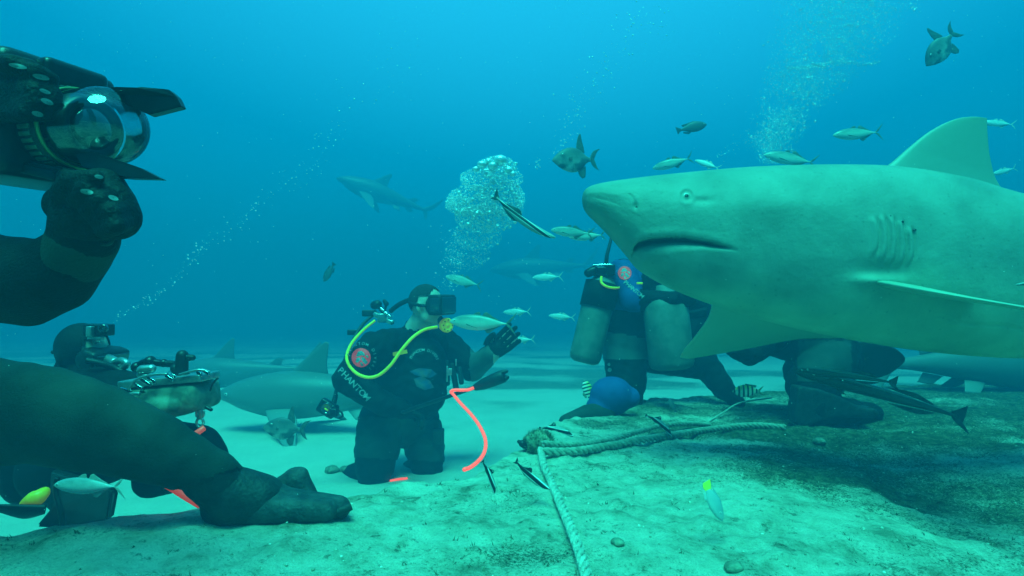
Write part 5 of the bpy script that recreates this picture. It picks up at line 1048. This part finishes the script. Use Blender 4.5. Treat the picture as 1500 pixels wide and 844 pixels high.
rope('twisted_rope', [gp(795, 674, .03), gp(840, 670, .02), gp(900, 659, .018), gp(960, 648, .02), gp(1020, 639, .02), gp(1070, 632, .02), gp(1110, 628, .016), gp(1150, 629, .008)], .0155, 11, M['rope'], label='thick twisted rope running right from the knot, lower of the two', group='twisted ropes on the crust')
rope('twisted_rope', [gp(795, 666, .04), gp(840, 662, .025), gp(890, 653, .02), (gp(930, 645, .03)), gp(970, 636, .04), gp(1010, 630, .03), gp(1040, 627, .01)], .0125, 13, M['rope'], label='thinner twisted rope running right from the knot, upper of the two', group='twisted ropes on the crust')
rope('coated_rope', [gp(792, 668, .02), gp(797, 690, .018), gp(806, 712, .018), gp(816, 738, .018), gp(828, 765, .017), gp(840, 795, .017), gp(852, 830, .017), gp(862, 870, .015), gp(868, 920, .01)], .0125, 10, M['rope_pale'], label='pale overgrown rope running from the knot toward the viewer', fuzz=2600)
bm = bmesh.new(); tube(bm, [gp(1010, 636, .01), P(1030, 622, 3.2), P(1060, 604, 3.4), P(1085, 590, 3.6), P(1130, 583, 3.8)], .005); tag(build('thin_line', bm, M['rope_pale']), 'thin pale line rising from the ropes toward the hand under the shark', 'line')
KN = empty('rope_knot', gp(790, 662, 0), 'brown overgrown rope knot with a dark lump where the ropes meet', 'knot')
bm = bmesh.new(); kc = gp(789, 662, .035)
for k in range(26): 
    v = Vector((random.gauss(0, 1), random.gauss(0, 1), random.gauss(0, 1))).normalized(); ellipsoid(bm, kc+Vector((v.x*.045, v.y*.03, v.z*.03)), [random.uniform(.010, .022)]*3, seg=10)
for k in range(5):
    th = k*.6; pts_ = [kc+Vector((math.cos(t)*.045*math.cos(th), math.cos(t)*.045*math.sin(th), math.sin(t)*.038)) for t in np.linspace(0, 6.28, 24)]; tube(bm, pts_, .011, raw=True)
kb = link('knot_body', remesh('knot_body', bm, .005, 2), M['growth'], KN)
bm = bmesh.new()
for k in range(2600):
    v = Vector((random.gauss(0, 1), random.gauss(0, 1), random.gauss(0, 1))).normalized(); p = kc+Vector((v.x*.055, v.y*.042, v.z*.042)); w_ = (v+Vector((random.gauss(0, .5), random.gauss(0, .5), random.gauss(.2, .5)))).normalized()*random.uniform(.006, .020); s2 = w_.cross(Vector((.3, .2, 1))).normalized()*.0016
    bm.faces.new([bm.verts.new(q) for q in (p-s2, p+s2, p+w_+s2*.3, p+w_-s2*.3)])
build('algae_tufts', bm, M['growth'], kb, smooth=False)
bm = bmesh.new(); capsule(bm, P(765, 650, inv(kc)[2]-.02), .014, P(782, 661, inv(kc)[2]-.01), .012); capsule(bm, P(760, 647, inv(kc)[2]-.02), .007, P(768, 652, inv(kc)[2]-.02), .012); build('dark_lump', bm, M['black_rubber'], KN)
# ================================================================== BUBBLES AND DRIFTING SPECKS
ICO = None
def ico_cloud(name, pts, m, flat=.8, sub=1):
    t = bmesh.new(); bmesh.ops.create_icosphere(t, subdivisions=sub, radius=1); v0 = np.array([v.co[:] for v in t.verts]); f0 = np.array([[v.index for v in f.verts] for f in t.faces]); t.free()
    n = len(pts); V = []; Fc = []
    for i, (p, r) in enumerate(pts):
        q = v0*np.array([r, r, r*random.uniform(flat, 1.0)])+np.array(p[:]); V.append(q); Fc.append(f0+i*len(v0))
    V = np.concatenate(V); Fc = np.concatenate(Fc); me = bpy.data.meshes.new(name)
    me.vertices.add(len(V)); me.vertices.foreach_set('co', V.ravel()); me.loops.add(Fc.size); me.loops.foreach_set('vertex_index', Fc.ravel().astype(np.int32))
    me.polygons.add(len(Fc)); me.polygons.foreach_set('loop_start', np.arange(0, Fc.size, 3)); me.polygons.foreach_set('loop_total', np.full(len(Fc), 3)); me.polygons.foreach_set('use_smooth', np.ones(len(Fc), bool)); me.update(calc_edges=True)
    return tag(link(name, me, m), kind='stuff')
rnd = random.Random(3)
# dense column above the kneeling diver
pts = []
blobs = [(728, 245, 30, 17), (700, 262, 26, 16), (745, 262, 22, 14), (690, 295, 36, 24), (735, 290, 34, 28), (712, 320, 46, 22), (672, 300, 20, 14), (752, 300, 16, 24), (700, 345, 36, 22), (685, 372, 34, 24)]
wts = [1.2, 1.0, .6, 2.2, 2.2, 2.4, .7, .6, .9, .7]
fine = []
for k in range(15000):
    x0, y0, sx, sy = rnd.choices(blobs, wts)[0]
    a = rnd.uniform(0, 2*math.pi); rr = math.sqrt(rnd.random()); x = x0+sx*rr*math.cos(a); y = y0+sy*rr*math.sin(a); d = 3.75+rnd.uniform(-.14, .14)
    r = min(3.2, .55*rnd.paretovariate(2.6))*(.75 if y > 335 else 1)
    (pts if k % 3 == 0 else fine).append((P(x, y, d), px2m(r if k % 3 == 0 else rnd.uniform(.4, .75), d)))
for x0, y0, r in ((733, 232, 15), (706, 238, 11), (716, 234, 8), (745, 246, 9), (697, 245, 8), (751, 252, 6), (722, 240, 11)):      # broad caps on top
    pts.append((P(x0, y0+3, 3.62), px2m(r*.72, 3.62)))
ico_cloud('bubble_column', fine, M['bubble_fine'], .6, 1)['label'] = 'froth of tiny bubbles in the column above the kneeling diver'
for k in range(260):
    y = rnd.uniform(330, 425); x = 680+(y-330)*-.22+rnd.gauss(0, 16-(y-330)*.08); d = 3.75; pts.append((P(x, y, d), px2m(rnd.choice([.4, .5, .6, .8, 1.1]), d)))
ico_cloud('bubble_column', pts, M['bubble'], .6, 2)['label'] = 'dense bright bubbles rising above the kneeling diver'
# wide cloud at the top right
pts = []
fine = []
for k in range(20000):
    t = rnd.random(); y = -60+300*t**1.25
    cx_ = np.interp(y, [-60, 0, 60, 110, 160, 210], [1262, 1242, 1218, 1190, 1155, 1130]); hw_ = np.interp(y, [-60, 0, 60, 110, 160, 210], [140, 118, 92, 72, 48, 40])
    x = cx_+hw_*(rnd.random()+rnd.random()-1)*1.05; 
    if fbm(x*.03, y*.04, 3, 91) < -.30+rnd.uniform(-.2, .2): continue
    d = 5.5+rnd.uniform(-.4, .4); (pts if k % 6 == 0 else fine).append((P(x+rnd.gauss(0, 3), y, d), px2m(min(3, .55*rnd.paretovariate(2.4)) if k % 6 == 0 else rnd.uniform(.4, .8), d)))
for k in range(420):
    a = rnd.random(); x = 1150+a*140; y = 97+4*math.sin(a*9)-9*a*a+rnd.gauss(0, 1.6); d = 5.4; pts.append((P(x, y, d), px2m(rnd.choice([.5, .7, 1.0]), d)))
ico_cloud('bubble_cloud', fine, M['bubble_fine'], .6)['label'] = 'mist of the finest bubbles above the shark'
ico_cloud('bubble_cloud', pts, M['bubble_far'], .6)['label'] = 'wide cloud of fine bubbles above the shark'
# loose strings
def string(name, path, n, spread, rs, d, label):
    pts = []
    for k in range(n):
        t = rnd.random(); c = len(path)-1; i = min(int(t*c), c-1); f = t*c-i; x = path[i][0]*(1-f)+path[i+1][0]*f; y = path[i][1]*(1-f)+path[i+1][1]*f; sp_ = spread[0]*(1-t)+spread[1]*t
        x += rnd.gauss(0, sp_); y += rnd.gauss(0, sp_); pts.append((P(x, y, d+rnd.uniform(-.15, .15)), px2m(rnd.choice(rs), d)))
    ico_cloud(name, pts, M['bubble'], .6)['label'] = label
string('bubble_string', [(165, 470), (200, 448), (240, 425), (275, 385), (300, 358), (350, 330), (375, 300), (425, 265), (465, 240), (490, 185), (560, 110), (600, 60)], 300, (2.5, 14), (.4, .5, .6, .8, 1.2), 2.9, 'thin slanting string of bubbles over the hooded diver')
string('bubble_string', [(815, 235), (830, 200), (845, 160), (870, 120), (900, 75), (940, 30), (960, -10)], 330, (7, 24), (.4, .5, .6, .8, 1.3), 4.0, 'loose bubbles rising over the triggerfish')
string('bubble_string', [(788, 250), (787, 238), (785, 226)], 22, (2, 3), (.5, .8, 1.4), 3.8, 'small cluster of bubbles left of the triggerfish')
string('bubble_string', [(1050, 225), (1085, 210), (1110, 205), (1125, 190)], 110, (5, 9), (.4, .5, .7), 5.0, 'fine bubbles behind the back of the shark')
string('bubble_string', [(880, 360), (872, 345), (868, 330)], 50, (6, 9), (.3, .4, .5), 3.9, 'few fine bubbles under the shark snout')
pts = []
for k in range(900):
    d = rnd.uniform(.8, 6); pts.append((P(rnd.uniform(-50, 1550), rnd.uniform(-50, 760), d), px2m(rnd.choice([.25, .35, .45, .6]), d)))
pts = [(p, r) for p, r in pts if p.z > gz(p.x, p.y)+.02]
ico_cloud('drifting_specks', pts, M['snow'], 1.0, 1)['label'] = 'fine pale specks drifting in the water'
# short algae turf and broken shell on the crust
rs = np.random.RandomState(5); n_ = 60000
xs = rs.uniform(-2.6, 4.2, n_); ys = 1.0+rs.rand(n_)**1.4*4.4
ti = np.clip(np.searchsorted(gx, xs), 0, nx-1); tj = np.clip(np.searchsorted(gy, ys), 0, ny-1); tv = TURF[tj, ti]; lv = tled[tj, ti]; zz = ground(xs, ys)
pk = (rs.rand(n_) < (np.clip(tv, 0, 1)**1.3*1.1+.02)*(.25+.75*(fbm(xs*9, ys*9, 3, 71) > .05))) & (lv > .8); V = []; 
for x, y, z in zip(xs[pk], ys[pk], zz[pk]):
    for j in range(3):
        a = rnd.uniform(0, 6.283); h = rnd.uniform(.003, .011); wd = rnd.uniform(.0012, .0028); dx, dy = math.cos(a), math.sin(a); lx, ly = rnd.gauss(0, h*.7), rnd.gauss(0, h*.7); ox, oy = rnd.gauss(0, .004), rnd.gauss(0, .004)
        V += [(x+ox-dx*wd, y+oy-dy*wd, z-.001), (x+ox+dx*wd, y+oy+dy*wd, z-.001), (x+ox+lx, y+oy+ly, z+h)]
me_ = bpy.data.meshes.new('algae_turf'); me_.from_pydata(V, [], [(3*k, 3*k+1, 3*k+2) for k in range(len(V)//3)]); me_.update()
tag(link('algae_turf', me_, mat('algae_turf', (.06, .07, .035), .9, (.20, .21, .12), 14)), kind='stuff')
n_ = 2600; xs = rs.uniform(-2.4, 3.6, n_); ys = .95+rs.rand(n_)**1.6*3.6; zz = ground(xs, ys)
yl = np.interp(xs, CX, CY)
pts = [((x, y, z+.001), rnd.choice([.0015, .002, .0025, rnd.uniform(.003, .005)])) for x, y, z, l in zip(xs, ys, zz, yl) if y < l-.05]
ico_cloud('shell_rubble', pts, mat('shell_rubble', (.30, .29, .20), .85, (.75, .72, .6), 35, lo=.45, hi=.55), .35, 1)
# small stones and shell bits on the crust and the far sand
for k, (x, y, r, l) in enumerate([(486, 692, .05, 'low grey stone on the sand left of the kneeling diver'), (505, 690, .035, 'small round stone touching the low grey stone'), (1200, 650, .03, 'small dark stone on the crust below the black boot'), (1075, 838, .02, 'small stone at the lower edge right of the pale rope'), (905, 800, .015, 'tiny stone right of the near end of the pale rope')]):
    q = gp(x, y, r*.3); bm = bmesh.new(); bmesh.ops.create_icosphere(bm, subdivisions=3, radius=r)
    for v in bm.verts: v.co *= 1+.25*float(fbm(v.co.x/r*1.2+k*5, v.co.y/r*1.2+v.co.z/r, 3, 41)); v.co.z *= .6
    o = build('stone', bm, mat('stone_%d' % k, (.12, .12, .08), .9, (.35, .34, .24), 30, .8, 80)); o.location = q; tag(o, l, 'stone')
